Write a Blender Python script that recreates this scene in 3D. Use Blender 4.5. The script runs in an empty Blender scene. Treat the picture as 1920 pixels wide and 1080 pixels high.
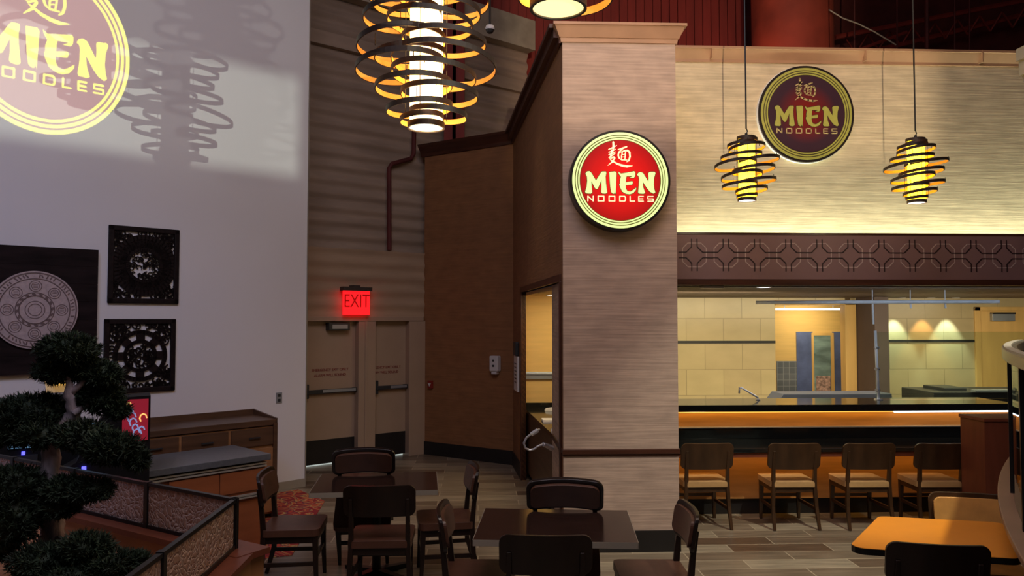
import bpy, bmesh, math, random
from mathutils import Vector, Matrix
from mathutils.geometry import tessellate_polygon
R = math.radians
sc = bpy.context.scene
C = sc.collection
random.seed(4)

# ------------------------------------------------------------------ camera, world, exposure
PHI = R(2.5)          # the camera looks a little to the right of the back wall's normal
PITCH = R(2.27)
F = 1440.0
CZ = 2.1
cam_d = bpy.data.cameras.new('camera'); cam = bpy.data.objects.new('camera', cam_d); C.objects.link(cam)
cam.location = (0, 0, CZ); cam.rotation_euler = (R(90) + PITCH, 0, -PHI)
cam_d.sensor_width = 36; cam_d.lens = 27.0; cam_d.clip_start = 0.05
sc.camera = cam
vs = sc.view_settings
vs.view_transform = 'Standard'; vs.look = 'None'; vs.gamma = 1; vs.use_curve_mapping = False; vs.exposure = 0.0
w = bpy.data.worlds.new('world'); sc.world = w; w.use_nodes = True
w.node_tree.nodes['Background'].inputs[0].default_value = (0.50, 0.42, 0.50, 1)
w.node_tree.nodes['Background'].inputs[1].default_value = 0.022

# ------------------------------------------------------------------ coordinates
CP, SP = math.cos(PHI), math.sin(PHI)
def W(r, d, z=0.0):                      # r to the right of the view, d ahead, z up
    return Vector((r*CP + d*SP, -r*SP + d*CP, z))
def ray(px, py):
    u = (px-960)/F; v = (540-py)/F
    d = math.cos(PITCH) - v*math.sin(PITCH)
    return Vector((u*CP + d*SP, -u*SP + d*CP, math.sin(PITCH) + v*math.cos(PITCH)))
def onY(px, py, Y):
    q = ray(px, py); t = Y/q.y
    return Vector((q.x*t, Y, CZ + q.z*t))
def onD(px, py, D):
    return W((px-960)/F*D, D, CZ + (597-py)/F*D)

# ------------------------------------------------------------------ lights helper
def light(kind, loc, target, energy, color, size=0.3, size_y=None, spot=60, blend=0.3, name=None, spread=None):
    l = bpy.data.lights.new(name or 'lamp_light', kind); l.energy = energy; l.color = color
    if kind == 'AREA':
        l.shape = 'RECTANGLE' if size_y else 'SQUARE'; l.size = size
        if size_y: l.size_y = size_y
        if spread: l.spread = R(spread)
    elif kind == 'SPOT':
        l.spot_size = R(spot); l.spot_blend = blend; l.shadow_soft_size = size
    else: l.shadow_soft_size = size
    o = bpy.data.objects.new(name or 'lamp_light', l); C.objects.link(o); o.location = loc
    d = Vector(target) - Vector(loc)
    o.rotation_euler = d.to_track_quat('-Z', 'Y').to_euler()
    return o

# house lighting
light('AREA', W(-0.5, 2.0, 7.6), W(-1.8, 7.5, 1.5), 190, (0.80, 0.74, 0.88), 4, 4, name='house_light')
light('AREA', W(2.5, 3.0, 7.4), W(2.5, 8.0, 3.0), 55, (1.0, 0.68, 0.46), 3, 2, name='warm_house_light')
light('SPOT', W(-3.2, 1.5, 6.5), W(-5.2, 7.0, 0.8), 300, (0.42, 0.50, 1.0), 0.4, spot=60, blend=1, name='blue_stage_light')
light('SPOT', W(4.2, 4.5, 6.0), W(2.3, 6.6, 0), 850, (1.0, 0.97, 0.78), 0.10, spot=42, blend=0.6, name='floor_downlight')
light('SPOT', W(4.6, 3.6, 6.0), W(3.1, 4.8, 0.76), 130, (1.0, 0.88, 0.66), 0.5, spot=34, blend=0.8, name='table_downlight')
light('SPOT', W(-0.2, 8.2, 6.5), W(-0.5, 8.7, 0), 130, (1.0, 0.75, 0.45), 0.15, spot=36, blend=0.7, name='hall_downlight')
light('SPOT', W(0.9, 4.6, 6.5), W(1.1, 7.0, 0.2), 60, (1.0, 0.60, 0.30), 0.4, spot=34, blend=1.0, name='pillar_downlight')
light('AREA', W(3.2, 11.0, 5.2), W(3.4, 14.5, 6.0), 17, (1.0, 0.28, 0.18), 2, 0.6, name='red_uplight', spread=110)

# ------------------------------------------------------------------ materials
_m = {}
def mat(name, col, rough=0.5, metal=0.0, var=0.12, scale=(3, 3, 3), bump=0.0, emit=None, es=0.0, coat=0.0, detail=4, spec=0.5):
    if name in _m: return _m[name]
    m = bpy.data.materials.new(name); m.use_nodes = True; nt = m.node_tree; b = nt.nodes['Principled BSDF']
    tc = nt.nodes.new('ShaderNodeTexCoord'); mp = nt.nodes.new('ShaderNodeMapping'); mp.inputs['Scale'].default_value = scale
    nz = nt.nodes.new('ShaderNodeTexNoise'); nz.inputs['Scale'].default_value = 1.0; nz.inputs['Detail'].default_value = detail
    nt.links.new(tc.outputs['Object'], mp.inputs[0]); nt.links.new(mp.outputs[0], nz.inputs['Vector'])
    mx = nt.nodes.new('ShaderNodeMix'); mx.data_type = 'RGBA'
    cr = nt.nodes.new('ShaderNodeMapRange'); cr.inputs[1].default_value = 0.3; cr.inputs[2].default_value = 0.7
    nt.links.new(nz.outputs['Fac'], cr.inputs[0]); nt.links.new(cr.outputs[0], mx.inputs[0])
    mx.inputs[6].default_value = tuple(c*(1-var) for c in col) + (1,)
    mx.inputs[7].default_value = tuple(min(1, c*(1+var)) for c in col) + (1,)
    nt.links.new(mx.outputs[2], b.inputs['Base Color'])
    b.inputs['Roughness'].default_value = rough; b.inputs['Metallic'].default_value = metal
    b.inputs['Specular IOR Level'].default_value = spec
    b.inputs['Coat Weight'].default_value = coat
    if bump:
        bp = nt.nodes.new('ShaderNodeBump'); bp.inputs['Strength'].default_value = bump; bp.inputs['Distance'].default_value = 0.01
        nt.links.new(nz.outputs['Fac'], bp.inputs['Height']); nt.links.new(bp.outputs[0], b.inputs['Normal'])
    if emit:
        b.inputs['Emission Color'].default_value = emit + (1,); b.inputs['Emission Strength'].default_value = es
    _m[name] = m; return m

def S(r, g, b):      # sRGB 0..255 to linear
    f = lambda c: ((c/255+0.055)/1.055)**2.4 if c > 10 else c/255/12.92
    return (f(r), f(g), f(b))

def grasscloth(name, col, var=0.16):
    m = mat(name, col, 0.75, 0, var, (2.2, 2.2, 55), 0.25, detail=5)
    nt = m.node_tree; b = nt.nodes['Principled BSDF']
    mx = [n for n in nt.nodes if n.type == 'MIX'][0]
    tc = [n for n in nt.nodes if n.type == 'TEX_COORD'][0]
    mp = nt.nodes.new('ShaderNodeMapping'); mp.inputs['Scale'].default_value = (5, 5, 9)
    nz = nt.nodes.new('ShaderNodeTexNoise'); nz.inputs['Scale'].default_value = 1; nz.inputs['Detail'].default_value = 6
    nt.links.new(tc.outputs['Object'], mp.inputs[0]); nt.links.new(mp.outputs[0], nz.inputs['Vector'])
    m2 = nt.nodes.new('ShaderNodeMix'); m2.data_type = 'RGBA'; m2.blend_type = 'MULTIPLY'; m2.inputs[0].default_value = 0.5
    r = nt.nodes.new('ShaderNodeMapRange'); r.inputs[1].default_value = 0.3; r.inputs[2].default_value = 0.7; r.inputs[3].default_value = 0.7; r.inputs[4].default_value = 1.15
    nt.links.new(nz.outputs['Fac'], r.inputs[0])
    nt.links.new(mx.outputs[2], m2.inputs[6]); nt.links.new(r.outputs[0], m2.inputs[7])
    nt.links.new(m2.outputs[2], b.inputs['Base Color'])
    return m

M = dict(
    white=mat('painted_white_wall', (0.80, 0.78, 0.78), 0.7, 0, 0.03, (0.6, 0.6, 0.6)),
    tan=grasscloth('tan_grasscloth', (0.66, 0.53, 0.35)),
    pillar=grasscloth('pillar_grasscloth', (0.485, 0.35, 0.275)),
    brown=grasscloth('brown_grasscloth', (0.26, 0.115, 0.045), 0.10),
    block=mat('ribbed_block', (0.33, 0.25, 0.185), 0.9, 0, 0.18, (1.2, 1.2, 5), 0.2),
    block2=mat('painted_block', (0.40, 0.28, 0.18), 0.9, 0, 0.10, (1.2, 1.2, 5), 0.1),
    beam=mat('concrete_beam', (0.38, 0.33, 0.25), 0.9, 0, 0.2, (3, 3, 3), 0.2),
    cream=mat('cream_door_paint', (0.40, 0.285, 0.20), 0.5, 0, 0.04),
    darkwood=mat('dark_wood_trim', (0.060, 0.020, 0.011), 0.35, 0, 0.3, (2, 2, 20)),
    crown=mat('crown_wood', (0.20, 0.085, 0.045), 0.35, 0, 0.15, (2, 2, 12)),
    tancrown=mat('tan_crown', (0.42, 0.23, 0.13), 0.45, 0, 0.1, (4, 4, 4)),
    blackbase=mat('black_rubber_base', (0.012, 0.010, 0.010), 0.5, 0, 0.3),
    blackstone=mat('black_granite', (0.010, 0.011, 0.011), 0.10, 0, 0.3, (60, 60, 60)),
    orange=mat('orange_laminate', (0.78, 0.27, 0.018), 0.42, 0, 0.03, (6, 6, 6)),
    bartint=mat('bar_wood_panel', (0.50, 0.24, 0.07), 0.45, 0, 0.18, (1.5, 1.5, 14)),
    redwood=mat('red_brown_laminate', (0.17, 0.045, 0.022), 0.4, 0, 0.12, (14, 14, 2)),
    cabwood=mat('cabinet_wood', (0.34, 0.16, 0.065), 0.4, 0, 0.18, (2, 2, 16)),
    cabdark=mat('cabinet_dark_wood', (0.10, 0.048, 0.024), 0.4, 0, 0.3, (2, 2, 16)),
    chairwood=mat('espresso_chair_wood', (0.016, 0.008, 0.006), 0.32, 0, 0.3, (10, 10, 3)),
    stoolwood=mat('brown_stool_wood', (0.052, 0.024, 0.010), 0.32, 0, 0.3, (10, 10, 3)),
    leather=mat('brown_leather', (0.105, 0.045, 0.028), 0.38, 0, 0.15, (9, 9, 9), 0.15),
    tanleather=mat('tan_leather', (0.52, 0.31, 0.13), 0.42, 0, 0.12, (9, 9, 9), 0.15),
    orangeleather=mat('orange_leather', (0.70, 0.34, 0.09), 0.4, 0, 0.12, (9, 9, 9), 0.15),
    tabletop=mat('dark_table_top', (0.038, 0.020, 0.016), 0.14, 0, 0.25, (4, 30, 4)),
    alu=mat('aluminium_edge', (0.42, 0.38, 0.31), 0.5, 0.3, 0.1),
    steel=mat('stainless_steel', (0.42, 0.46, 0.54), 0.45, 0.75, 0.05),
    bluesteel=mat('blue_film_steel', (0.13, 0.18, 0.42), 0.3, 0.2, 0.3, (4, 4, 4)),
    chrome=mat('polished_chrome', (0.80, 0.83, 0.9), 0.25, 0.7, 0.02),
    black=mat('black_metal', (0.010, 0.010, 0.011), 0.35, 0.2, 0.2),
    charcoal=mat('charcoal_plastic', (0.03, 0.032, 0.035), 0.4, 0, 0.2),
    whitepl=mat('white_plastic', (0.62, 0.60, 0.60), 0.4, 0, 0.03),
    paper=mat('white_paper', (0.75, 0.72, 0.70), 0.8, 0, 0.03),
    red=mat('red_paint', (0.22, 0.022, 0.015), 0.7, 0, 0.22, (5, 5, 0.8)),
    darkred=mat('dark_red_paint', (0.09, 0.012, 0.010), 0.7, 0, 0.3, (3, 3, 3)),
    duct=mat('duct_wrap', (0.30, 0.045, 0.022), 0.75, 0, 0.4, (1.5, 1.5, 1.5), 0.6),
    valance=mat('mauve_valance', (0.22, 0.125, 0.125), 0.55, 0, 0.06),
    valline=mat('valance_light_line', (0.46, 0.34, 0.32), 0.6, 0, 0.1),
    valdark=mat('valance_dark_line', (0.022, 0.008, 0.010), 0.6, 0, 0.1),
    soffit=mat('kitchen_soffit', (0.10, 0.068, 0.066), 0.6, 0, 0.1),
    tile=None, floor=None,
    yellow=mat('yellow_wall', (0.78, 0.52, 0.19), 0.6, 0, 0.06, (2, 2, 20)),
    doorwood=mat('blond_wood', (0.74, 0.47, 0.17), 0.5, 0, 0.08, (8, 8, 1)),
    carving=mat('carved_dark_wood', (0.010, 0.005, 0.005), 0.6, 0, 0.4, (20, 20, 20), 0.4, spec=0.2),
    plank=mat('reclaimed_dark_wood', (0.014, 0.008, 0.008), 0.7, 0, 0.5, (3, 3, 14), 0.3, spec=0.15),
    disc=mat('pink_grey_disc', (0.48, 0.38, 0.38), 0.35, 0, 0.12, (30, 30, 30), 0.3),
    discline=mat('disc_dark_line', (0.15, 0.10, 0.10), 0.5, 0, 0.2),
    bark=mat('grey_bark', (0.55, 0.46, 0.50), 0.9, 0, 0.45, (25, 25, 8), 1.0),
    leaf=mat('dark_needles', (0.022, 0.040, 0.020), 0.7, 0, 0.6, (9, 9, 9)),
    soil=mat('planter_fill', (0.50, 0.22, 0.11), 0.7, 0, 0.15, (20, 20, 20), 0.3),
    lampdark=mat('lamp_band_outside', (0.028, 0.016, 0.012), 0.5, 0, 0.15, (20, 20, 4)),
    lampin=mat('lamp_band_inside', (0.75, 0.36, 0.07), 0.6, 0, 0.05),
    signblack=mat('sign_black_rim', (0.016, 0.010, 0.010), 0.35, 0, 0.1),
    unlityel=mat('unlit_sign_yellow', (0.42, 0.40, 0.08), 0.5, 0, 0.08, (30, 30, 30)),
    unlitkanji=mat('unlit_sign_gold', (0.55, 0.42, 0.18), 0.5, 0, 0.08),
    unlitdark=mat('unlit_sign_line', (0.05, 0.035, 0.015), 0.5, 0, 0.08),
    edgewhite=mat('sign_white_edge', (0.85, 0.85, 0.85), 0.3, 0, 0.02),
    redtext=mat('red_stencil', (0.25, 0.03, 0.02), 0.6, 0, 0.1),
    exitbody=mat('exit_sign_housing', (0.05, 0.035, 0.03), 0.5, 0, 0.1),
)
def emis(name, col, s, base=(0.5, 0.5, 0.5)):
    return mat(name, base, 0.5, 0, 0.02, emit=col, es=s)
M['lamp_glow'] = emis('lamp_tube_glow', (1.0, 0.60, 0.22), 9)
M['lamp_glow_small'] = emis('lamp_tube_glow_small', (1.0, 0.62, 0.018), 7.5)
M['lamp_bottom'] = emis('lamp_lens_glow', (1.0, 0.86, 0.38), 1.3)
M['lamp_bottom_small'] = emis('lamp_lens_glow_small', (0.95, 0.95, 1.0), 2.0)
M['exit_red'] = emis('exit_sign_face', (1.0, 0.008, 0.012), 1.6, (0.3, 0.02, 0.02))
M['exit_letter'] = emis('exit_sign_letters', (0.35, 0.0, 0.0), 0.7, (0.2, 0.01, 0.01))
M['sign_lit_yellow'] = emis('lit_sign_yellow', (0.78, 1.0, 0.28), 0.95)
M['sign_lit_cream'] = emis('lit_sign_cream', (1.0, 0.90, 0.42), 0.95)
M['sign_lit_dark'] = emis('lit_sign_line', (0.14, 0.09, 0.01), 0.5, (0.05, 0.04, 0.01))
M['downlight_glow'] = emis('downlight_glow', (1.0, 0.95, 0.85), 5)
M['led_white'] = emis('led_strip_white', (0.85, 0.95, 1.0), 3.0)
M['led_amber'] = emis('led_strip_amber', (1.0, 0.52, 0.08), 1.6)
M['screen_blue'] = emis('screen_blue', (0.16, 0.36, 0.60), 0.5, (0.05, 0.05, 0.06))
M['blue_led'] = emis('blue_led', (0.05, 0.05, 1.0), 3.0)
M['gold_glow'] = emis('gold_glow', (1.0, 0.55, 0.08), 0.9)
M['gold_soft'] = emis('gold_soft', (0.8, 0.5, 0.2), 0.25, (0.5, 0.4, 0.25))
M['red_art'] = emis('red_art', (0.55, 0.02, 0.05), 0.22, (0.4, 0.02, 0.04))
M['blue_art'] = emis('blue_art', (0.4, 0.5, 0.85), 0.3, (0.4, 0.5, 0.8))
M['label_panel'] = emis('backlit_label_panel', (0.75, 0.72, 0.60), 0.30, (0.6, 0.6, 0.5))

def radial_sign(name, c0, c1, lit):
    m = bpy.data.materials.new(name); m.use_nodes = True; nt = m.node_tree; b = nt.nodes['Principled BSDF']
    tc = nt.nodes.new('ShaderNodeTexCoord'); g = nt.nodes.new('ShaderNodeTexGradient'); g.gradient_type = 'SPHERICAL'
    mp = nt.nodes.new('ShaderNodeMapping'); mp.inputs['Scale'].default_value = (2.35,)*3 if lit else (3.0,)*3
    nt.links.new(tc.outputs['Object'], mp.inputs[0]); nt.links.new(mp.outputs[0], g.inputs[0])
    r = nt.nodes.new('ShaderNodeValToRGB'); r.color_ramp.elements[0].color = c1 + (1,); r.color_ramp.elements[1].color = c0 + (1,)
    r.color_ramp.elements[1].position = 0.8
    nt.links.new(g.outputs[0], r.inputs[0]); nt.links.new(r.outputs[0], b.inputs['Base Color'])
    b.inputs['Roughness'].default_value = 0.3
    if lit:
        nt.links.new(r.outputs[0], b.inputs['Emission Color']); b.inputs['Emission Strength'].default_value = 0.95
    return m
M['sign_red_lit'] = radial_sign('lit_sign_face', (0.90, 0.010, 0.006), (0.28, 0.006, 0.006), True)
M['sign_dark'] = radial_sign('unlit_sign_face', (0.26, 0.014, 0.008), (0.052, 0.022, 0.036), False)  # unlit face, its red centre glow painted into the base colour

def brickmat(name, c1, c2, mortar, bw, rh, ms, rough, axes='XY', bump=0.3, var=None, offs=0.5):
    m = bpy.data.materials.new(name); m.use_nodes = True; nt = m.node_tree; b = nt.nodes['Principled BSDF']
    tc = nt.nodes.new('ShaderNodeTexCoord'); src = tc.outputs['Object']
    if axes == 'XZ':
        sp = nt.nodes.new('ShaderNodeSeparateXYZ'); cb = nt.nodes.new('ShaderNodeCombineXYZ')
        nt.links.new(src, sp.inputs[0]); nt.links.new(sp.outputs[0], cb.inputs[0]); nt.links.new(sp.outputs[2], cb.inputs[1]); src = cb.outputs[0]
    br = nt.nodes.new('ShaderNodeTexBrick'); br.inputs['Scale'].default_value = 1
    br.inputs['Brick Width'].default_value = bw; br.inputs['Row Height'].default_value = rh; br.inputs['Mortar Size'].default_value = ms
    br.inputs['Mortar Smooth'].default_value = 0.2; br.offset = offs
    br.inputs['Color1'].default_value = c1 + (1,); br.inputs['Color2'].default_value = c2 + (1,); br.inputs['Mortar'].default_value = mortar + (1,)
    nt.links.new(src, br.inputs['Vector'])
    mp = nt.nodes.new('ShaderNodeMapping'); mp.inputs['Scale'].default_value = (2.2, 22, 2.2) if axes == 'XY' else (1.5, 3, 1.5)
    nz = nt.nodes.new('ShaderNodeTexNoise'); nz.inputs['Scale'].default_value = 1; nz.inputs['Detail'].default_value = 5
    nt.links.new(src, mp.inputs[0]); nt.links.new(mp.outputs[0], nz.inputs['Vector'])
    r = nt.nodes.new('ShaderNodeMapRange'); r.inputs[1].default_value = 0.3; r.inputs[2].default_value = 0.7
    r.inputs[3].default_value = 1-(var or 0.35); r.inputs[4].default_value = 1+(var or 0.35)*0.6
    nt.links.new(nz.outputs['Fac'], r.inputs[0])
    mx = nt.nodes.new('ShaderNodeMix'); mx.data_type = 'RGBA'; mx.blend_type = 'MULTIPLY'; mx.inputs[0].default_value = 1
    nt.links.new(br.outputs['Color'], mx.inputs[6]); nt.links.new(r.outputs[0], mx.inputs[7]); nt.links.new(mx.outputs[2], b.inputs['Base Color'])
    b.inputs['Roughness'].default_value = rough
    bp = nt.nodes.new('ShaderNodeBump'); bp.inputs['Strength'].default_value = bump; bp.inputs['Distance'].default_value = 0.004
    nt.links.new(br.outputs['Fac'], bp.inputs['Height']); bp.invert = True; nt.links.new(bp.outputs[0], b.inputs['Normal'])
    return m
M['floor'] = brickmat('wood_look_plank_tile', (0.36, 0.30, 0.215), (0.13, 0.085, 0.055), (0.48, 0.40, 0.28), 0.92, 0.23, 0.006, 0.32, 'XY')
M['tile'] = brickmat('beige_kitchen_tile', (0.56, 0.46, 0.27), (0.52, 0.42, 0.25), (0.30, 0.25, 0.15), 0.62, 0.42, 0.004, 0.25, 'XZ', var=0.1)
M['quilt'] = brickmat('quilted_steel', (0.16, 0.18, 0.22), (0.12, 0.14, 0.18), (0.34, 0.37, 0.42), 0.11, 0.11, 0.004, 0.3, 'XZ', var=0.2, offs=0)
def carpetmat():
    m = bpy.data.materials.new('patterned_red_carpet'); m.use_nodes = True; nt = m.node_tree; b = nt.nodes['Principled BSDF']
    tc = nt.nodes.new('ShaderNodeTexCoord'); v = nt.nodes.new('ShaderNodeTexNoise'); v.inputs['Scale'].default_value = 3.2; v.inputs['Distortion'].default_value = 2.5
    nt.links.new(tc.outputs['Object'], v.inputs['Vector'])
    r = nt.nodes.new('ShaderNodeValToRGB'); r.color_ramp.interpolation = 'CONSTANT'; e = r.color_ramp.elements
    e[0].color = (0.30, 0.02, 0.025, 1); e[1].color = (0.60, 0.12, 0.04, 1); e[1].position = 0.47
    for p, c in ((0.52, (0.55, 0.36, 0.12, 1)), (0.56, (0.22, 0.03, 0.05, 1)), (0.62, (0.5, 0.06, 0.03, 1))):
        x = e.new(p); x.color = c
    nt.links.new(v.outputs['Fac'], r.inputs[0]); nt.links.new(r.outputs[0], b.inputs['Base Color']); b.inputs['Roughness'].default_value = 0.95
    return m
M['carpet'] = carpetmat()
def glassmat(name, tint, refl=0.12):
    m = bpy.data.materials.new(name); m.use_nodes = True; nt = m.node_tree; nt.nodes.clear()
    o = nt.nodes.new('ShaderNodeOutputMaterial'); t = nt.nodes.new('ShaderNodeBsdfTransparent'); t.inputs[0].default_value = tint + (1,)
    g = nt.nodes.new('ShaderNodeBsdfGlossy'); g.inputs['Roughness'].default_value = 0.03
    f = nt.nodes.new('ShaderNodeFresnel'); f.inputs[0].default_value = 1.5
    a = nt.nodes.new('ShaderNodeMath'); a.operation = 'ADD'; a.inputs[1].default_value = refl*0.3
    mx = nt.nodes.new('ShaderNodeMixShader'); nt.links.new(f.outputs[0], a.inputs[0]); nt.links.new(a.outputs[0], mx.inputs[0])
    nt.links.new(t.outputs[0], mx.inputs[1]); nt.links.new(g.outputs[0], mx.inputs[2]); nt.links.new(mx.outputs[0], o.inputs[0])
    return m
M['glass'] = glassmat('clear_glass', (0.90, 0.97, 0.92))
def bubblemat():
    m = bpy.data.materials.new('bubbled_resin_panel'); m.use_nodes = True; nt = m.node_tree; b = nt.nodes['Principled BSDF']
    tc = nt.nodes.new('ShaderNodeTexCoord'); v = nt.nodes.new('ShaderNodeTexVoronoi'); v.inputs['Scale'].default_value = 30; v.feature = 'DISTANCE_TO_EDGE'
    n = nt.nodes.new('ShaderNodeTexNoise'); n.inputs['Scale'].default_value = 9; n.inputs['Detail'].default_value = 3
    nt.links.new(tc.outputs['Object'], n.inputs['Vector'])
    mx0 = nt.nodes.new('ShaderNodeMix'); mx0.data_type = 'RGBA'; mx0.inputs[0].default_value = 0.12
    nt.links.new(tc.outputs['Object'], mx0.inputs[6]); nt.links.new(n.outputs['Color'], mx0.inputs[7]); nt.links.new(mx0.outputs[2], v.inputs['Vector'])
    r = nt.nodes.new('ShaderNodeMapRange'); r.inputs[1].default_value = 0.0; r.inputs[2].default_value = 0.18
    nt.links.new(v.outputs['Distance'], r.inputs[0])
    mx = nt.nodes.new('ShaderNodeMix'); mx.data_type = 'RGBA'; mx.inputs[6].default_value = (0.75, 0.55, 0.47, 1); mx.inputs[7].default_value = (0.46, 0.28, 0.21, 1)
    nt.links.new(r.outputs[0], mx.inputs[0]); nt.links.new(mx.outputs[2], b.inputs['Base Color'])
    bp = nt.nodes.new('ShaderNodeBump'); bp.inputs['Strength'].default_value = 0.7; bp.inputs['Distance'].default_value = 0.01
    nt.links.new(r.outputs[0], bp.inputs['Height']); nt.links.new(bp.outputs[0], b.inputs['Normal'])
    b.inputs['Roughness'].default_value = 0.25; b.inputs['Alpha'].default_value = 0.9
    return m
M['bubble'] = bubblemat()

# ------------------------------------------------------------------ mesh helpers
class MB:
    def __init__(s): s.v = []; s.f = []
    def add(s, vs_, fs):
        n = len(s.v); s.v += [tuple(x) for x in vs_]; s.f += [tuple(i+n for i in f) for f in fs]; return s
    def box(s, x0, x1, y0, y1, z0, z1):
        return s.add([(x0,y0,z0),(x1,y0,z0),(x1,y1,z0),(x0,y1,z0),(x0,y0,z1),(x1,y0,z1),(x1,y1,z1),(x0,y1,z1)],
                     [(0,3,2,1),(4,5,6,7),(0,1,5,4),(1,2,6,5),(2,3,7,6),(3,0,4,7)])
    def hexa(s, b, t):                       # four bottom points, four top points
        return s.add(list(b)+list(t), [(0,3,2,1),(4,5,6,7),(0,1,5,4),(1,2,6,5),(2,3,7,6),(3,0,4,7)])
    def plate(s, a, b, z0, z1, th):          # vertical slab from a to b, thickness to the left of a->b
        a = Vector((a[0], a[1], 0)); b = Vector((b[0], b[1], 0)); d = (b-a).normalized(); n = Vector((-d.y, d.x, 0))*th
        q = [a, b, b+n, a+n]
        return s.hexa([(p.x, p.y, z0) for p in q], [(p.x, p.y, z1) for p in q])
    def prism(s, poly, o, ux, uy, un, h0, h1):   # 2D outline in the frame (o, ux, uy), extruded along un
        o, ux, uy, un = Vector(o), Vector(ux), Vector(uy), Vector(un); n = len(poly)
        P = [o+ux*x+uy*y for x, y in poly]
        tri = tessellate_polygon([[Vector((x, y, 0)) for x, y in poly]])
        v = [p+un*h0 for p in P]+[p+un*h1 for p in P]
        fs = [tuple(t) for t in tri]+[tuple(i+n for i in t) for t in tri]+[(i, (i+1) % n, (i+1) % n+n, i+n) for i in range(n)]
        return s.add(v, fs)
    def tube(s, pts, r, n=10, cap=True):
        pts = [Vector(p) for p in pts]; rs = r if isinstance(r, (list, tuple)) else [r]*len(pts)
        rings = []; up = None
        for i, p in enumerate(pts):
            d = (pts[min(i+1, len(pts)-1)]-pts[max(i-1, 0)]).normalized()
            if up is None: up = Vector((0,0,1)) if abs(d.z) < 0.9 else Vector((1,0,0))
            a = d.cross(up).normalized(); b2 = a.cross(d).normalized(); up = b2
            rings.append([p+(a*math.cos(2*math.pi*k/n)+b2*math.sin(2*math.pi*k/n))*rs[i] for k in range(n)])
        v = [q for rg in rings for q in rg]; fs = []
        for i in range(len(pts)-1):
            for k in range(n): fs.append((i*n+k, i*n+(k+1) % n, (i+1)*n+(k+1) % n, (i+1)*n+k))
        if cap: fs.append(tuple(range(n))[::-1]); fs.append(tuple((len(pts)-1)*n+k for k in range(n)))
        return s.add(v, fs)
    def bar(s, pts, w_, d_, side=(1,0,0)):   # rectangular section swept along pts
        pts = [Vector(p) for p in pts]; side = Vector(side).normalized()
        ws = w_ if isinstance(w_, (list, tuple)) else [w_]*len(pts); ds = d_ if isinstance(d_, (list, tuple)) else [d_]*len(pts)
        v = []; fs = []
        for i, p in enumerate(pts):
            t = (pts[min(i+1, len(pts)-1)]-pts[max(i-1, 0)]).normalized(); n = t.cross(side).normalized()
            for a, b2 in ((-1,-1),(1,-1),(1,1),(-1,1)): v.append(p+side*a*ws[i]/2+n*b2*ds[i]/2)
        for i in range(len(pts)-1):
            for k in range(4): fs.append((i*4+k, i*4+(k+1) % 4, (i+1)*4+(k+1) % 4, (i+1)*4+k))
        m = (len(pts)-1)*4; fs += [(3,2,1,0), (m, m+1, m+2, m+3)]
        return s.add(v, fs)
    def lathe(s, prof, o=(0,0,0), n=32):
        o = Vector(o); v = []; fs = []
        for r_, z in prof:
            for k in range(n): v.append(o+Vector((r_*math.cos(2*math.pi*k/n), r_*math.sin(2*math.pi*k/n), z)))
        for i in range(len(prof)-1):
            for k in range(n): fs.append((i*n+k, i*n+(k+1) % n, (i+1)*n+(k+1) % n, (i+1)*n+k))
        return s.add(v, fs)
    def pad(s, w_, h_, th, rad, curve, fn, n=18):
        # rounded pad: columns along u in [-w/2, w/2]; fn(u, v, t) -> point
        v = []; fs = []
        us = sorted(set([-w_/2+rad*(1-math.cos(a*math.pi/2/5)) for a in range(6)]+[w_/2-rad*(1-math.cos(a*math.pi/2/5)) for a in range(6)]+[-w_/2+rad+(w_-2*rad)*k/n for k in range(n+1)]))
        for u in us:
            e = max(0, rad-(w_/2-abs(u))); hh = h_/2-(rad-math.sqrt(max(0, rad*rad-e*e)))
            b = curve*(u/(w_/2))**2
            for vv, t in ((-hh, 0), (hh, 0), (hh, th), (-hh, th)): v.append(fn(u, vv, t+b))
        for i in range(len(us)-1):
            for k in range(4): fs.append((i*4+k, i*4+(k+1) % 4, (i+1)*4+(k+1) % 4, (i+1)*4+k))
        m = (len(us)-1)*4; fs += [(3,2,1,0), (m, m+1, m+2, m+3)]
        return s.add(v, fs)
    def build(s, name, material, parent=None, smooth=False, bevel=0, segs=2, xf=None):
        me = bpy.data.meshes.new(name); me.from_pydata(s.v, [], s.f); me.update()
        bm = bmesh.new(); bm.from_mesh(me); bmesh.ops.recalc_face_normals(bm, faces=bm.faces); bm.to_mesh(me); bm.free()
        o = bpy.data.objects.new(name, me); C.objects.link(o)
        for mm in (material if isinstance(material, (list, tuple)) else [material]): me.materials.append(mm)
        if parent: o.parent = parent
        if smooth:
            for p in me.polygons: p.use_smooth = True
        if bevel:
            b = o.modifiers.new('bevel', 'BEVEL'); b.width = bevel; b.segments = segs; b.limit_method = 'ANGLE'; b.angle_limit = R(40)
        return o

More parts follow.
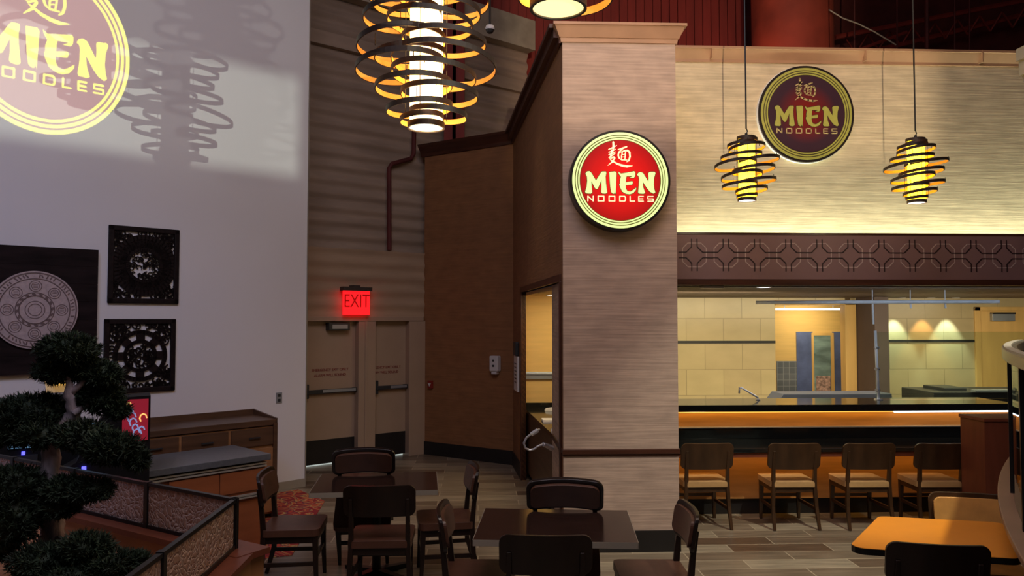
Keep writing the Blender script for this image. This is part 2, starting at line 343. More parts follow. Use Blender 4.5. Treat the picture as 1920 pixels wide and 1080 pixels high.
def tag(o, label=None, cat=None, group=None, kind=None):
    if label: o['label'] = label
    if cat: o['category'] = cat
    if group: o['group'] = group
    if kind: o['kind'] = kind
    return o
def thing(name, label, cat, loc=(0,0,0), rz=0, group=None):
    o = bpy.data.objects.new(name, None); C.objects.link(o); o.location = loc; o.rotation_euler = (0, 0, rz)
    o.empty_display_size = 0.1
    return tag(o, label, cat, group)
def struct(o): return tag(o, kind='structure')
def copy_tree(o, parent=None):
    c = o.copy(); C.objects.link(c); c.parent = parent
    for ch in list(o.children): copy_tree(ch, c)
    return c
def dup(o, label, loc, rz, group=None):
    c = copy_tree(o); c.location = loc; c.rotation_euler = (0, 0, rz); c['label'] = label
    if group: c['group'] = group
    return c
def textmesh(s, size, o, ux, uy, un, name, m, parent, ext=0.002, align='CENTER'):
    cu = bpy.data.curves.new('t', 'FONT'); cu.body = s; cu.size = size; cu.align_x = align; cu.align_y = 'CENTER'; cu.extrude = ext
    to = bpy.data.objects.new('t', cu); C.objects.link(to); bpy.context.view_layer.update()
    me = bpy.data.meshes.new_from_object(to.evaluated_get(bpy.context.evaluated_depsgraph_get()))
    bpy.data.objects.remove(to)
    o, ux, uy, un = Vector(o), Vector(ux), Vector(uy), Vector(un)
    for v in me.vertices: v.co = o+ux*v.co.x+uy*v.co.y+un*v.co.z
    me.materials.clear(); me.materials.append(m); me.name = name
    ob = bpy.data.objects.new(name, me); C.objects.link(ob)
    if parent: ob.parent = parent
    return ob

# ------------------------------------------------------------------ the setting
PX0, PX1, PY = onY(1056, 700, 6.95).x, onY(1273, 900, 6.95).x, 6.95
# floor
struct(MB().box(-9, 13, -3, 16, -0.1, 0).build('floor', M['floor']))
# white diagonal wall on the left
a45 = R(46); dl = Vector((-math.sin(a45), -math.cos(a45)))
WL0 = (-2.585, 9.72); WL1 = (WL0[0]+dl.x*6.2, WL0[1]+dl.y*6.2)
def wl(s, z=0, off=0.0):                 # point on the white wall: s metres from its right end, off metres into the room
    nr, nd = math.cos(a45), -math.sin(a45)
    return W(WL0[0]+dl.x*s+nr*off, WL0[1]+dl.y*s+nd*off, z)
struct(MB().plate(wl(6.2), wl(0), 0, 7.8, 0.25).build('wall_left', M['white']))
# metal corner guard and curb at its foot
g = MB(); g.hexa([wl(0.0,0,0), wl(0.02,0,0.01), wl(0.02,0,0.0), wl(0,0,-0.01)], [wl(0,7.8,0), wl(0.02,7.8,0.01), wl(0.02,7.8,0), wl(0,7.8,-0.01)])
struct(g.build('trim_1', M['alu']))
struct(MB().plate(wl(6.2,0,0.015), wl(0.02,0,0.015), 0.0, 0.10, 0.014).build('baseboard_left', M['alu']))

# exit wall: lower painted slab in front of ribbed block, both with a real rib profile
E0, E1 = Vector((-2.85, 10.8)), Vector((-1.37, 12.0)); ed = (E1-E0).normalized(); en = Vector((ed.y, -ed.x))
def ex(t, z=0, off=0.0):                 # along the exit wall from its left visible edge
    p = E0+ed*t+en*off; return W(p.x, p.y, z)
def ribbed(t0, t1, z0, z1, off, amp, per, th):
    v = []; fs = []; n = int((z1-z0)/per*10)
    for i in range(n+1):
        z = z0+(z1-z0)*i/n; a = amp*math.sin(2*math.pi*z/per)
        v += [ex(t0, z, off+a), ex(t1, z, off+a), ex(t0, z, off-th), ex(t1, z, off-th)]
    for i in range(n):
        a = i*4; b = a+4; fs += [(a, a+1, b+1, b), (a+2, b+2, b+3, a+3), (a, b, b+2, a+2), (a+1, a+3, b+3, b+1)]
    m = n*4; fs += [(0,2,3,1), (m, m+1, m+3, m+2)]
    return MB().add(v, fs)
TE = (E1-E0).length
struct(ribbed(-1.4, 4.2, 0, 7.4, -0.22, 0.020, 0.205, 0.2).build('wall_back', M['block'], smooth=False))
lw = ribbed(-1.4, TE, 2.13, 3.115, 0.0, 0.012, 0.205, 0.2)
struct(lw.build('wall_exit', M['block2']))
bm_ = MB(); q = [ex(-1.4,0,0.20-0.2), ex(4.2,0,0.0), ex(4.2,0,-0.2), ex(-1.4,0,-0.2)]
bm_.hexa([p+Vector((0,0,6.85)) for p in q], [p+Vector((0,0,7.38)) for p in q])
struct(bm_.build('trim_2', M['beam']))
bm_ = MB(); q = [ex(-1.4,0,-0.14), ex(4.2,0,-0.14), ex(4.2,0,-0.25), ex(-1.4,0,-0.25)]
bm_.hexa([p+Vector((0,0,6.1)) for p in q], [p+Vector((0,0,6.30)) for p in q])
struct(bm_.build('trim_3', M['block']))

# two exit doors with frames
def tpx(px):                              # parameter along the exit wall for a pixel column
    k = (px-960)/F   # r = k d
    return (k*E0.y-E0.x)/(ed.x-k*ed.y)
DT = 2.06
fr = MB()
def exbox(mb, t0, t1, z0, z1, o0, o1):
    q = [ex(t0,0,o1), ex(t1,0,o1), ex(t1,0,o0), ex(t0,0,o0)]
    mb.hexa([(p.x,p.y,z0) for p in q], [(p.x,p.y,z1) for p in q]); return mb
tA0, tA1, tB0, tB1, tE_ = tpx(577), tpx(672), tpx(704), tpx(767), tpx(793)
exbox(fr, -1.4, tA0-0.05, 0, 2.13, -0.2, 0.0)
exbox(fr, tA0-0.05, tE_, DT, 2.13, -0.2, 0.03)
exbox(fr, tA1, tB0, 0, DT, -0.2, 0.02)
exbox(fr, tA1+0.10, tA1+0.14, 0, DT, 0.02, 0.035)
exbox(fr, tB1, tE_+0.05, 0, DT, -0.2, 0.02)
struct(fr.build('trim_4', M['cream'], bevel=0.005))
def exit_door(n, t0, t1, closer, lab):
    d = struct(exbox(MB(), t0, t1, 0.03, DT, -0.16, -0.10).build('door_%d' % n, M['cream']))
    exbox(MB(), t0, t1-0.0, 0.03, 0.37, -0.10, -0.095).build('kick_plate', M['blackbase'], d)
    exbox(MB(), t0, t1, 0.0, 0.022, -0.19, -0.165).build('daylight_gap', emis('daylight_gap', (0.75, 0.85, 0.8), 0.55), d)
    pb = MB(); exbox(pb, t0+0.06, t1, 1.03, 1.09, -0.05, -0.02); exbox(pb, t0+0.02, t0+0.10, 0.97, 1.17, -0.10, -0.03); exbox(pb, t1-0.05, t1, 1.03, 1.09, -0.10, -0.02)
    pb.build('panic_bar', M['charcoal'], d, bevel=0.008)
    exbox(MB(), t0+0.3, t1-0.02, 1.045, 1.085, -0.02, -0.017).build('push_pad', M['steel'], d)
    tm = (t0+t1)/2
    o = ex(tpx(626 if closer else 727), 1.36, -0.094); ux = (ex(1)-ex(0)).normalized(); un = ex(0, 0, 1)-ex(0, 0, 0)
    textmesh('EMERGENCY EXIT ONLY', 0.052, o, ux, (0,0,1), un, 'stencil_text', M['redtext'], d)
    textmesh('ALARM WILL SOUND', 0.052, o-Vector((0,0,0.075)), ux, (0,0,1), un, 'stencil_text', M['redtext'], d)
    if closer:
        cb = MB(); exbox(cb, tm-0.05, tm+0.28, DT-0.13, DT-0.02, -0.10, 0.02); cb.build('door_closer', M['charcoal'], d, bevel=0.008)
        exbox(MB(), tm+0.0, tm+0.24, DT-0.11, DT-0.05, 0.02, 0.023).build('closer_cover', M['steel'], d)
exit_door(1, tA0-0.05, tA1, True, '')
exit_door(2, tB0-0.02, tB1, False, '')

# brown alcove wall
A1p, A0p = Vector((0.0155, 11.1)), Vector((-1.37, 12.0))
TOPZ = 4.66
struct(MB().plate(W(*A1p), W(*A0p), 0, TOPZ, -0.2).build('wall_alcove', M['brown']))
def off2(p, q, o):                        # offset a segment towards the camera side
    d = (q-p).normalized(); n = Vector((d.y, -d.x))
    if n.y > 0 and abs(n.y) > 0.3: n = -n
    return n*o
def crown(mb, a, b, z0, z1, out, nrm):
    a3, b3 = W(a.x, a.y), W(b.x, b.y); n = nrm
    for (za, zb, oa, ob) in ((z0, z0+(z1-z0)*0.25, 0.02, 0.03), (z0+(z1-z0)*0.25, z0+(z1-z0)*0.8, 0.03, out), (z0+(z1-z0)*0.8, z1, out, out+0.015)):
        v = [a3-n*0.02, b3-n*0.02, b3+n*oa, a3+n*oa]; t = [a3-n*0.02, b3-n*0.02, b3+n*ob, a3+n*ob]
        mb.hexa([(p.x,p.y,za) for p in v], [(p.x,p.y,zb) for p in t])
    return mb
Cn = (W(*(A0p-A1p))).normalized(); nA = Vector((Cn.y, -Cn.x, 0)); 
if nA.y > 0: nA = -nA
mb = crown(MB(), A0p-(A1p-A0p).normalized()*0.06, A1p, TOPZ-0.02, TOPZ+0.16, 0.10, nA)
struct(mb.build('trim_5', M['darkwood']))
bb = MB(); a3, b3 = W(*A0p), W(*A1p); v = [a3, b3, b3+nA*0.015, a3+nA*0.015]
bb.hexa([(p.x,p.y,0) for p in v], [(p.x,p.y,0.2) for p in v]); struct(bb.build('baseboard_alcove', M['blackbase']))

# side wall from the alcove corner to the pillar, with the opening to the drinks station
S0 = W(*A1p); S1 = Vector((PX0, PY+0.02, 0)); sd = (S1-S0); SL = sd.length; sd.normalize(); sn = Vector((sd.y, -sd.x, 0))
if sn.x > 0: sn = -sn
def sp(t, z=0, off=0.0): p = S0+sd*t+sn*off; return Vector((p.x, p.y, z))
def sbox(mb, t0, t1, z0, z1, o0, o1):
    q = [sp(t0,0,o0), sp(t1,0,o0), sp(t1,0,o1), sp(t0,0,o1)]
    mb.hexa([(p.x,p.y,z0) for p in q], [(p.x,p.y,z1) for p in q]); return mb
TO0, TO1, OZ = 1.05, SL-0.14, 2.44
mb = MB(); sbox(mb, 0, TO0, 0, TOPZ, 0, -0.05); sbox(mb, TO0, TO1, OZ, TOPZ, 0, -0.05); sbox(mb, TO1, SL, 0, TOPZ, 0, -0.05)
struct(mb.build('wall_side', M['brown']))
mb = MB(); sbox(mb, TO0-0.07, TO0, 0, OZ+0.07, 0.015, -0.055); sbox(mb, TO0-0.07, TO1+0.07, OZ, OZ+0.07, 0.015, -0.055); sbox(mb, TO1, TO1+0.07, 0, OZ, 0.015, -0.055)
struct(mb.build('trim_6', M['darkwood'], bevel=0.004))
mb = MB()
for (za, zb, o) in ((TOPZ-0.02, TOPZ+0.03, 0.03), (TOPZ+0.03, TOPZ+0.12, 0.08), (TOPZ+0.12, TOPZ+0.16, 0.12)): sbox(mb, 0, SL, za, zb, o, -0.2)
struct(mb.build('trim_7', M['darkwood']))
struct(sbox(MB(), 0, TO0-0.07, 0, 0.2, 0.015, 0.0).build('baseboard_side', M['blackbase']))

# pillar
struct(MB().box(PX0, PX1, PY, 8.0, 0, TOPZ).build('wall_pillar', M['pillar']))
mb = MB()
for (za, zb, o0, o1) in ((TOPZ-0.02, TOPZ+0.02, 0.015, 0.02), (TOPZ+0.02, TOPZ+0.12, 0.03, 0.075), (TOPZ+0.12, TOPZ+0.145, 0.09, 0.09)):
    mb.hexa([(PX0-o0,PY-o0,za),(PX1+o0,PY-o0,za),(PX1+o0,8.0,za),(PX0-o0,8.0,za)], [(PX0-o1,PY-o1,zb),(PX1+o1,PY-o1,zb),(PX1+o1,8.0,zb),(PX0-o1,8.0,zb)])
struct(mb.build('trim_8', M['tancrown']))
mb = MB().box(PX0-0.012, PX1+0.012, PY-0.02, 7.9, 0.875, 0.92); mb.box(PX0-0.006, PX1+0.006, PY-0.01, 7.9, 0.855, 0.875)
struct(mb.build('trim_9', M['darkwood'], bevel=0.004))
struct(MB().box(PX0-0.012, PX1+0.012, PY-0.014, 7.9, 0, 0.19).build('baseboard_pillar', M['blackbase']))

# upper wall over the bar, cap, valance with cove light
YW = 8.0; XR = 9.5
struct(MB().box(PX1, XR, YW, YW+0.2, 2.44, 4.85).build('wall_upper', M['tan']))
mb = MB(); 
mb.hexa([(PX1,YW-0.02,4.83),(XR,YW-0.02,4.83),(XR,YW+0.22,4.83),(PX1,YW+0.22,4.83)], [(PX1,YW-0.02,4.86),(XR,YW-0.02,4.86),(XR,YW+0.22,4.86),(PX1,YW+0.22,4.86)])
mb.hexa([(PX1,YW-0.02,4.86),(XR,YW-0.02,4.86),(XR,YW+0.22,4.86),(PX1,YW+0.22,4.86)], [(PX1,YW-0.07,4.955),(XR,YW-0.07,4.955),(XR,YW+0.22,4.955),(PX1,YW+0.22,4.955)])
mb.box(PX1, XR, YW-0.09, YW+0.22, 4.955, 4.98)
for px in (1333, 1620, 1838): x = onY(px, 95, YW-0.05).x; mb.box(x-0.004, x+0.004, YW-0.093, YW, 4.85, 4.981)
struct(mb.build('trim_10', M['tancrown']))
YV = 7.70
mb = MB().box(PX1, XR, YV, YV+0.03, 2.50, 2.955); mb.box(PX1, XR, YV+0.03, YW, 2.50, 2.53)
val = struct(mb.build('trim_11', M['valance']))
mb = MB().box(PX1, XR, YV-0.015, YV+0.06, 2.44, 2.50); mb.box(PX1, XR, YV-0.008, YV+0.035, 2.955, 2.975)
struct(mb.build('trim_12', M['darkwood']))
# octagon lattice on the valance
x0 = onY(1302, 480, YV).x; dx = onY(1361, 480, YV).x-x0; zc = 2.745
ll, dk = MB(), MB()
def seg2(mb, x0_, z0_, x1_, z1_, w_, y0_, y1_):
    d = Vector((x1_-x0_, z1_-z0_)); n = Vector((-d.y, d.x)).normalized()*w_/2
    mb.prism([(x0_-n.x, z0_-n.y), (x1_-n.x, z1_-n.y), (x1_+n.x, z1_+n.y), (x0_+n.x, z0_+n.y)], (0,0,0), (1,0,0), (0,0,1), (0,1,0), y0_, y1_)
for i in range(24):
    cx = x0+dx*i; h = 0.122; c = 0.055
    P = [(-h,-h+c),(-h,h-c),(-h+c,h),(h-c,h),(h,h-c),(h,-h+c),(h-c,-h),(-h+c,-h)]
    for k in range(8): seg2(ll, cx+P[k][0], zc+P[k][1], cx+P[(k+1)%8][0], zc+P[(k+1)%8][1], 0.009, YV-0.003, YV)
    for sx in (-1, 1):
        for sz in (-1, 1):
            e = 0.028; q = 0.085
            pts = [(e*sx, 0.165*sz), (e*sx, q*sz), (q*sx, e*sz), (dx/2*sx, e*sz)]
            for k in range(3): seg2(dk, cx+pts[k][0], zc+pts[k][1], cx+pts[k+1][0], zc+pts[k+1][1], 0.010, YV-0.005, YV)
ll.build('octagon_lattice', M['valline'], val); dk.build('fret_lattice', M['valdark'], val)
cv = MB().box(PX1+0.05, XR-0.1, 7.80, 7.84, 2.56, 2.58)
tag(cv.build('cove_light', M['led_white']), 'long white light strip lying in the cove behind the mauve valance', 'light')
light('AREA', (4.9, 7.86, 2.62), (4.9, 7.97, 4.1), 90, (0.86, 1.0, 0.74), 5.8, 0.10, name='cove_wash')

# kitchen behind the bar
KY = 12.5
struct(MB().box(PX1+0.05, XR, 7.9, 15.0, 2.44, 2.50).build('ceiling', M['soffit']))
xk = lambda px, Y=KY: onY(px, 600, Y).x
zk = lambda py, Y=KY: onY(1600, py, Y).z
kw = MB(); kw.box(PX1, xk(1453), KY, KY+0.15, 0, 2.44); kw.box(xk(1453), xk(1585), KY, KY+0.15, zk(572), 2.44); kw.box(xk(1603), xk(1826), KY, KY+0.15, 0, 2.44); kw.box(xk(1826), xk(2100), KY, KY+0.15, zk(583), 2.44)
struct(kw.build('wall_kitchen', M['tile']))
st = MB(); st.box(PX1, xk(1453), KY-0.01, KY, zk(643.5), zk(638.5)); st.box(xk(1603), xk(1826), KY-0.01, KY, zk(642), zk(637))
struct(st.build('trim_13', M['blackbase']))
st = MB(); st.box(xk(1583), xk(1604), KY-0.03, KY+0.15, 0, zk(572)+0.08); st.box(xk(1453), xk(1604), KY-0.03, KY+0.05, zk(572), zk(572)+0.08); st.box(xk(1826), xk(1837), KY-0.03, KY+0.1, 0, zk(583)+0.07); st.box(xk(1826), xk(2100), KY-0.03, KY+0.1, zk(583), zk(583)+0.07)
struct(st.build('trim_14', M['doorwood'], bevel=0.006))
struct(MB().box(xk(1640,11.9), xk(1666,11.9), 11.9, KY, 0, 2.44).build('trim_15', M['soffit']))
struct(MB().box(PX1-0.03, PX1+0.03, 8.0, KY, 0, 2.44).build('wall_kitchen_side', M['tile']))
Y2 = 13.7
struct(MB().box(xk(1400,Y2), xk(1700,Y2), Y2, Y2+0.1, 0, 2.44).build('wall_recess', M['yellow']))
def pane(px0, py0, px1, py1, Y, th, mb=None):
    a = onY(px0, py1, Y); b = onY(px1, py0, Y); mb = mb or MB(); mb.box(a.x, b.x, Y-th, Y, a.z, b.z); return mb
o = tag(pane(1457, 677, 1494, 760, Y2, 0.012).build('steel_panel', M['quilt']), 'quilted stainless wall panel, low left beside the kitchen swing door', 'wall panel', )
o = tag(pane(1494.5, 622, 1523, 760, Y2, 0.016).build('steel_panel', M['bluesteel']), 'tall blue-grey steel sheet left of the narrow kitchen door', 'wall panel')
o = tag(pane(1562, 622, 1578, 760, Y2, 0.014).build('steel_panel', M['bluesteel']), 'narrow blue-grey steel strip right of the narrow kitchen door', 'wall panel')
d3 = struct(pane(1523, 624, 1562, 800, Y2, 0.03).build('door_3', M['doorwood']))
pane(1527.5, 629, 1557, 736, Y2-0.031, 0.004).build('door_glass', mat('pale_door_glass', (0.20, 0.30, 0.32), 0.15, 0, 0.5, (2, 2, 6)), d3)
mb = pane(1530, 705, 1556, 733, Y2-0.04, 0.02)
mb.build('kitchen_shelf_view', mat('red_white_stacks', (0.45, 0.30, 0.28), 0.5, 0, 0.7, (18, 18, 30)), d3)
lt = thing('tube_light', 'thin white tube light across the top of the yellow kitchen recess', 'light')
pane(1454, 578, 1577, 581.5, 12.9, 0.05).build('tube', M['led_white'], lt)
a = onY(1454, 578, 12.9); b = onY(1577, 578, 12.9)
for x in (a.x+0.15, b.x-0.15): MB().tube([(x, 12.88, a.z), (x, 12.88, 2.44)], 0.006, 6).build('hanger', M['whitepl'], lt)
d4 = struct(pane(1837, 583, 2090, 900, KY+0.03, 0.04).build('door_4', M['doorwood']))
pane(1856, 588, 1898, 602, KY-0.01, 0.07).build('door_closer', M['steel'], d4, bevel=0.006)
pane(1856, 586, 1898, 589, KY-0.01, 0.09).build('closer_arm', M['blackbase'], d4)
pane(1886, 632, 1935, 645, KY-0.4, 0.25)
# kitchen lights
light('AREA', (5.7, 10.2, 2.40), (5.7, 11.2, 0), 240, (1.0, 0.84, 0.52), 6.8, 1.2, name='kitchen_light')
light('AREA', (5.0, 8.1, 2.42), (5.0, 9.3, 1.9), 14, (0.80, 0.90, 1.0), 4.5, 0.2, name='rail_fill_light')  # added fill under the soffit, brightens the rail, counter top and glass
light('AREA', (3.0, 9.6, 2.38), (3.0, 12.5, 0.9), 42, (1.0, 0.86, 0.50), 1.5, 0.6, name='kitchen_light')
light('AREA', (xk(1520, 13.2), 13.1, 2.38), (xk(1520, 13.2), 13.65, 1.2), 9, (1.0, 0.82, 0.45), 0.8, 0.2, name='recess_light')
for px, col, e in ((1690, (0.85, 1.0, 0.80), 75), (1745, (1.0, 0.55, 0.18), 40), (1791, (0.85, 1.0, 0.82), 70)):
    x = xk(px, 12.25); light('SPOT', (x, 12.26, 2.41), (x, 12.5, 0.9), e, col, 0.02, spot=56, blend=0.5, name='downlight_beam')
    dl_ = MB().lathe([(0, 0), (0.06, 0), (0.06, -0.012), (0.045, -0.012), (0.045, -0.004)], (x, 12.22, 2.44)); 
    tag(dl_.build('downlight', M['whitepl']), {1690: 'left downlight above the tiled wall behind the guard glass', 1745: 'middle downlight above the tiled wall, glowing orange', 1791: 'right downlight above the tiled wall behind the guard glass'}[px], 'downlight', 'kitchen downlights')
p = onY(1433, 529, 8.1); dd = thing('downlight', 'small round downlight glowing just under the valance by its left end', 'downlight', (p.x, 8.1, 2.44))
MB().lathe([(0, -0.004), (0.06, -0.006)]).build('lens', M['downlight_glow'], dd); MB().lathe([(0.06, 0), (0.06, -0.01), (0.075, -0.01), (0.08, 0)]).build('trim_ring', M['whitepl'], dd)
p = onY(1334, 532, 7.95); tag(MB().box(p.x-0.11, p.x+0.11, 7.86, 8.02, 2.412, 2.44).build('smoke_vent', M['whitepl'], bevel=0.01), 'flat pale ceiling fitting under the left end of the valance', 'ceiling fitting')

# ------------------------------------------------------------------ bar counter
bx0 = PX1+0.05; bx1 = onY(1880, 800, 7.9).x+0.6
bar = thing('bar_counter', 'long two-tier bar with black granite tops and amber-lit wooden front panels', 'bar counter', (0,0,0))
MB().box(bx0, bx1, 8.2, 8.26, 0.17, 0.68).build('front_panel', M['bartint'], bar)
MB().box(bx0, bx1, 8.24, 8.3, 0.0, 0.17).build('toe_kick', M['blackbase'], bar)
MB().box(bx0, bx1, 7.86, 8.56, 0.715, 0.755).build('seating_top', M['blackstone'], bar, bevel=0.006)
MB().box(bx0, bx1, 7.88, 8.5, 0.665, 0.715).build('top_support', M['redwood'], bar)
MB().box(bx0, bx1, 8.54, 8.6, 0.755, 0.875).build('riser', M['blackstone'], bar, bevel=0.003)
MB().box(bx0, bx1, 8.52, 8.62, 0.875, 0.885).build('riser_cap', M['alu'], bar)
MB().box(bx0, bx1, 8.6, 8.66, 0.885, 1.06).build('back_panel', M['bartint'], bar)
MB().box(bx0, bx1, 8.48, 9.2, 1.06, 1.135).build('upper_top', M['blackstone'], bar, bevel=0.006)
MB().box(bx0, bx1, 8.66, 8.74, 0.0, 1.06).build('rear_panel', M['soffit'], bar)
MB().box(bx0, bx1-0.0, 8.50, 8.52, 1.050, 1.06).build('led_strip', M['led_amber'], bar)
ledx0 = onY(1675, 770, 8.5).x
tag(MB().box(ledx0, bx1-0.1, 8.478, 8.494, 1.045, 1.0595).build('led_strip', M['led_white'], bar), 'white light strip')
light('AREA', ((bx0+bx1)/2, 8.54, 1.045), ((bx0+bx1)/2, 8.60, 0.9), 2.3, (1.0, 0.55, 0.12), bx1-bx0, 0.05, name='bar_led')
light('AREA', ((bx0+bx1)/2, 8.02, 0.655), ((bx0+bx1)/2, 8.24, 0.2), 3.0, (1.0, 0.50, 0.10), bx1-bx0, 0.06, name='bar_led')

# things on and behind the bar
t = thing('tap', 'chrome tap slanting up behind the bar at its left end', 'tap', (onY(1421, 752, 9.0).x, 9.0, 1.135))
b0 = Vector((0,0,0)); 
MB().tube([(0,0,0), (0,0,0.03), (-0.20,0,0.15), (-0.22,0,0.15), (-0.225,0,0.08)], [0.014,0.012,0.011,0.011,0.010], 10).build('spout', M['chrome'], t, smooth=True)
MB().lathe([(0,0.012),(0.028,0.012),(0.028,0),(0,0)]).build('base', M['chrome'], t)
o = thing('prep_hood', 'low stainless steel splash box standing behind the bar under the yellow recess', 'equipment')
mb = MB(); a = onY(1452, 757, 9.9); b = onY(1672, 738, 9.9); mb.hexa([(a.x-0.05,9.85,0.9),(b.x,9.85,0.9),(b.x,10.3,0.9),(a.x-0.05,10.3,0.9)], [(a.x+0.12,9.9,b.z),(b.x,9.9,b.z),(b.x,10.3,b.z),(a.x+0.12,10.3,b.z)])
mb.build('steel_body', mat('blue_grey_steel', (0.075, 0.085, 0.13), 0.5, 0.3, 0.08), o, bevel=0.006)
MB().box(a.x-0.1, b.x, 9.6, 10.5, 0.0, 0.9).build('cabinet_body', mat('blue_grey_steel', (0.075, 0.085, 0.13), 0.5, 0.3, 0.08), o)
o = thing('cooking_line', 'dark stainless cooking equipment behind the guard glass at the right', 'equipment')
mb = MB(); a = onY(1751, 757, 10.2); b = onY(1905, 735, 10.2); mb.box(a.x, b.x+0.6, 10.2, 11, 0, b.z); mb.build('body', M['charcoal'], o, bevel=0.01)
a = onY(1770, 757, 10.4); b = onY(1813, 727, 10.4); MB().box(a.x, b.x, 10.4, 10.9, 1.0, b.z).build('burner_box', M['charcoal'], o, bevel=0.01)
mb = MB(); a = onY(1825, 757, 10.15); b = onY(1905, 732, 10.15); mb.box(a.x, b.x+0.5, 10.1, 10.2, b.z-0.02, b.z+0.01); mb.build('lip', M['steel'], o)
gg = thing('guard_glass', 'clear glass sneeze guard on a slim chrome post on top of the bar', 'sneeze guard')
a = onY(1642, 752, 9.0); b = onY(1905, 622, 9.0)
MB().box(a.x, b.x+0.3, 8.995, 9.003, 1.14, b.z).build('glass_pane', M['glass'], gg)
p = onY(1648, 620, 8.97); MB().tube([(p.x-0.02, 8.97, 1.135), (p.x-0.045, 8.97, p.z)], 0.016).build('post', mat('rail_highlight_paint', (0.72, 0.78, 0.88)), gg, smooth=True)  # pale base colour carries the chrome's blue-white highlight, on post and rail
mb = MB()
for z in (1.25, 1.5, 1.75): mb.tube([(p.x-0.05, 8.96, z), (p.x-0.0, 9.0, z)], 0.02)
mb.build('clamp', M['chrome'], gg); MB().lathe([(0,0.01),(0.05,0.01),(0.05,0)], (p.x-0.02, 8.97, 1.135)).build('foot_plate', M['chrome'], gg)
rl = thing('hanging_rail', 'long chrome rail hanging under the kitchen ceiling above the guard glass', 'rail')
a = onY(1452, 571, 8.9); b = onY(1873, 565, 8.9)
MB().tube([(a.x, 9.5, 2.30), (onY(1600, 566, 8.95).x, 8.95, 2.295), (b.x, 8.9, 2.30)], 0.022).build('tube', mat('rail_highlight_paint', (0.72, 0.78, 0.88), 0.25, 0.15, 0.03), rl, smooth=True)
for px, l in ((1636, 0.26), (1707, 0.07), (1772, 0.07)):
    x = onY(px, 570, 8.95).x; MB().tube([(x, 8.95, 2.29), (x+0.005, 8.95, 2.29-l)], 0.012).tube([(x, 8.95, 2.30), (x, 8.95, 2.44)], 0.006).build('hanger', mat('rail_highlight_paint', (0.72, 0.78, 0.88), 0.25, 0.15, 0.03), rl)

# drinks station seen through the side opening
struct(MB().box(S0.x+(W(0.5,10.4).y-S0.y)*sd.x/sd.y+0.02, PX1, W(0.5,10.4).y, W(0.5,10.5).y, 0, 2.44).build('wall_station', M['yellow']))
SY = W(0.5, 10.4).y
struct(MB().hexa([(0.78,8.0,2.40),(PX1-0.03,8.0,2.40),(PX1-0.03,SY,2.40),(0.60,SY,2.40)],[(0.78,8.0,2.44),(PX1-0.03,8.0,2.44),(PX1-0.03,SY,2.44),(0.60,SY,2.44)]).build('ceiling_station', M['yellow']))
light('AREA', (1.2, 9.5, 2.37), (1.2, 9.9, 0), 20, (1.0, 0.80, 0.45), 0.8, 0.8, name='station_light')
p = onY(1035, 556, 9.9); o = thing('downlight', 'round downlight glowing in the drinks station ceiling behind the side opening', 'downlight', (p.x, 9.8, 2.40))
MB().lathe([(0, -0.004), (0.07, -0.006)]).build('lens', M['downlight_glow'], o); MB().lathe([(0.07, 0), (0.07, -0.01), (0.085, -0.01), (0.09, 0)]).build('trim_ring', M['whitepl'], o)
a = onY(989, 711, SY); b = onY(1050, 697, SY)
mb = MB().box(a.x-0.05, b.x+0.6, SY-0.03, SY, a.z, b.z); mb.box(a.x-0.05, b.x+0.6, SY-0.045, SY, (a.z+b.z)/2+0.01, b.z-0.01)
struct(mb.build('trim_16', M['steel'], bevel=0.005))
p = onY(1043, 742, SY); o = thing('outlet', 'steel electrical outlet on the yellow drinks station wall', 'outlet', (p.x, SY-0.008, p.z))
MB().box(-0.04,0.04,-0.004,0.008,-0.065,0.065).build('cover_plate', M['steel'], o, bevel=0.003); MB().box(-0.017,0.017,-0.007,-0.003,0.012,0.045).box(-0.017,0.017,-0.007,-0.003,-0.045,-0.012).build('socket', M['charcoal'], o)
st = thing('station_counter', 'black topped drinks counter with dark cabinet inside the side opening', 'counter')
cq = [W(0.245,9.72), W(0.43,7.62), W(1.2,7.75), W(1.2,10.33), W(0.22,10.33)]
cx0 = W(0.235,9.72).x; cxa = [(0.235,10.3),(0.46,7.6),(1.15,7.6),(1.15,10.3)]
q = [W(r_, min(d_, 10.3)) for r_, d_ in cxa]; q = [Vector((p.x, min(p.y, SY-0.01), 0)) for p in q]
q[1].y = q[2].y = 8.05; 
kx = lambda y: W(0.235,9.72).x + (9.7-y)*0.065
q = [Vector((kx(SY-0.01), SY-0.01, 0)), Vector((kx(8.02), 8.02, 0)), Vector((PX1-0.1, 8.02, 0)), Vector((PX1-0.1, SY-0.01, 0))]
MB().prism([(p.x, p.y) for p in q], (0,0,0), (1,0,0), (0,1,0), (0,0,1), 0.86, 0.90).build('worktop', M['blackstone'], st)
MB().prism([(p.x+(0.02 if i < 2 else 0), p.y) for i, p in enumerate(q)], (0,0,0), (1,0,0), (0,1,0), (0,0,1), 0.08, 0.86).build('cabinet_body', M['cabdark'], st)
MB().box(kx(SY)+0.0, PX1-0.1, SY-0.03, SY-0.011, 0.90, 0.97).build('backsplash', M['blackstone'], st)
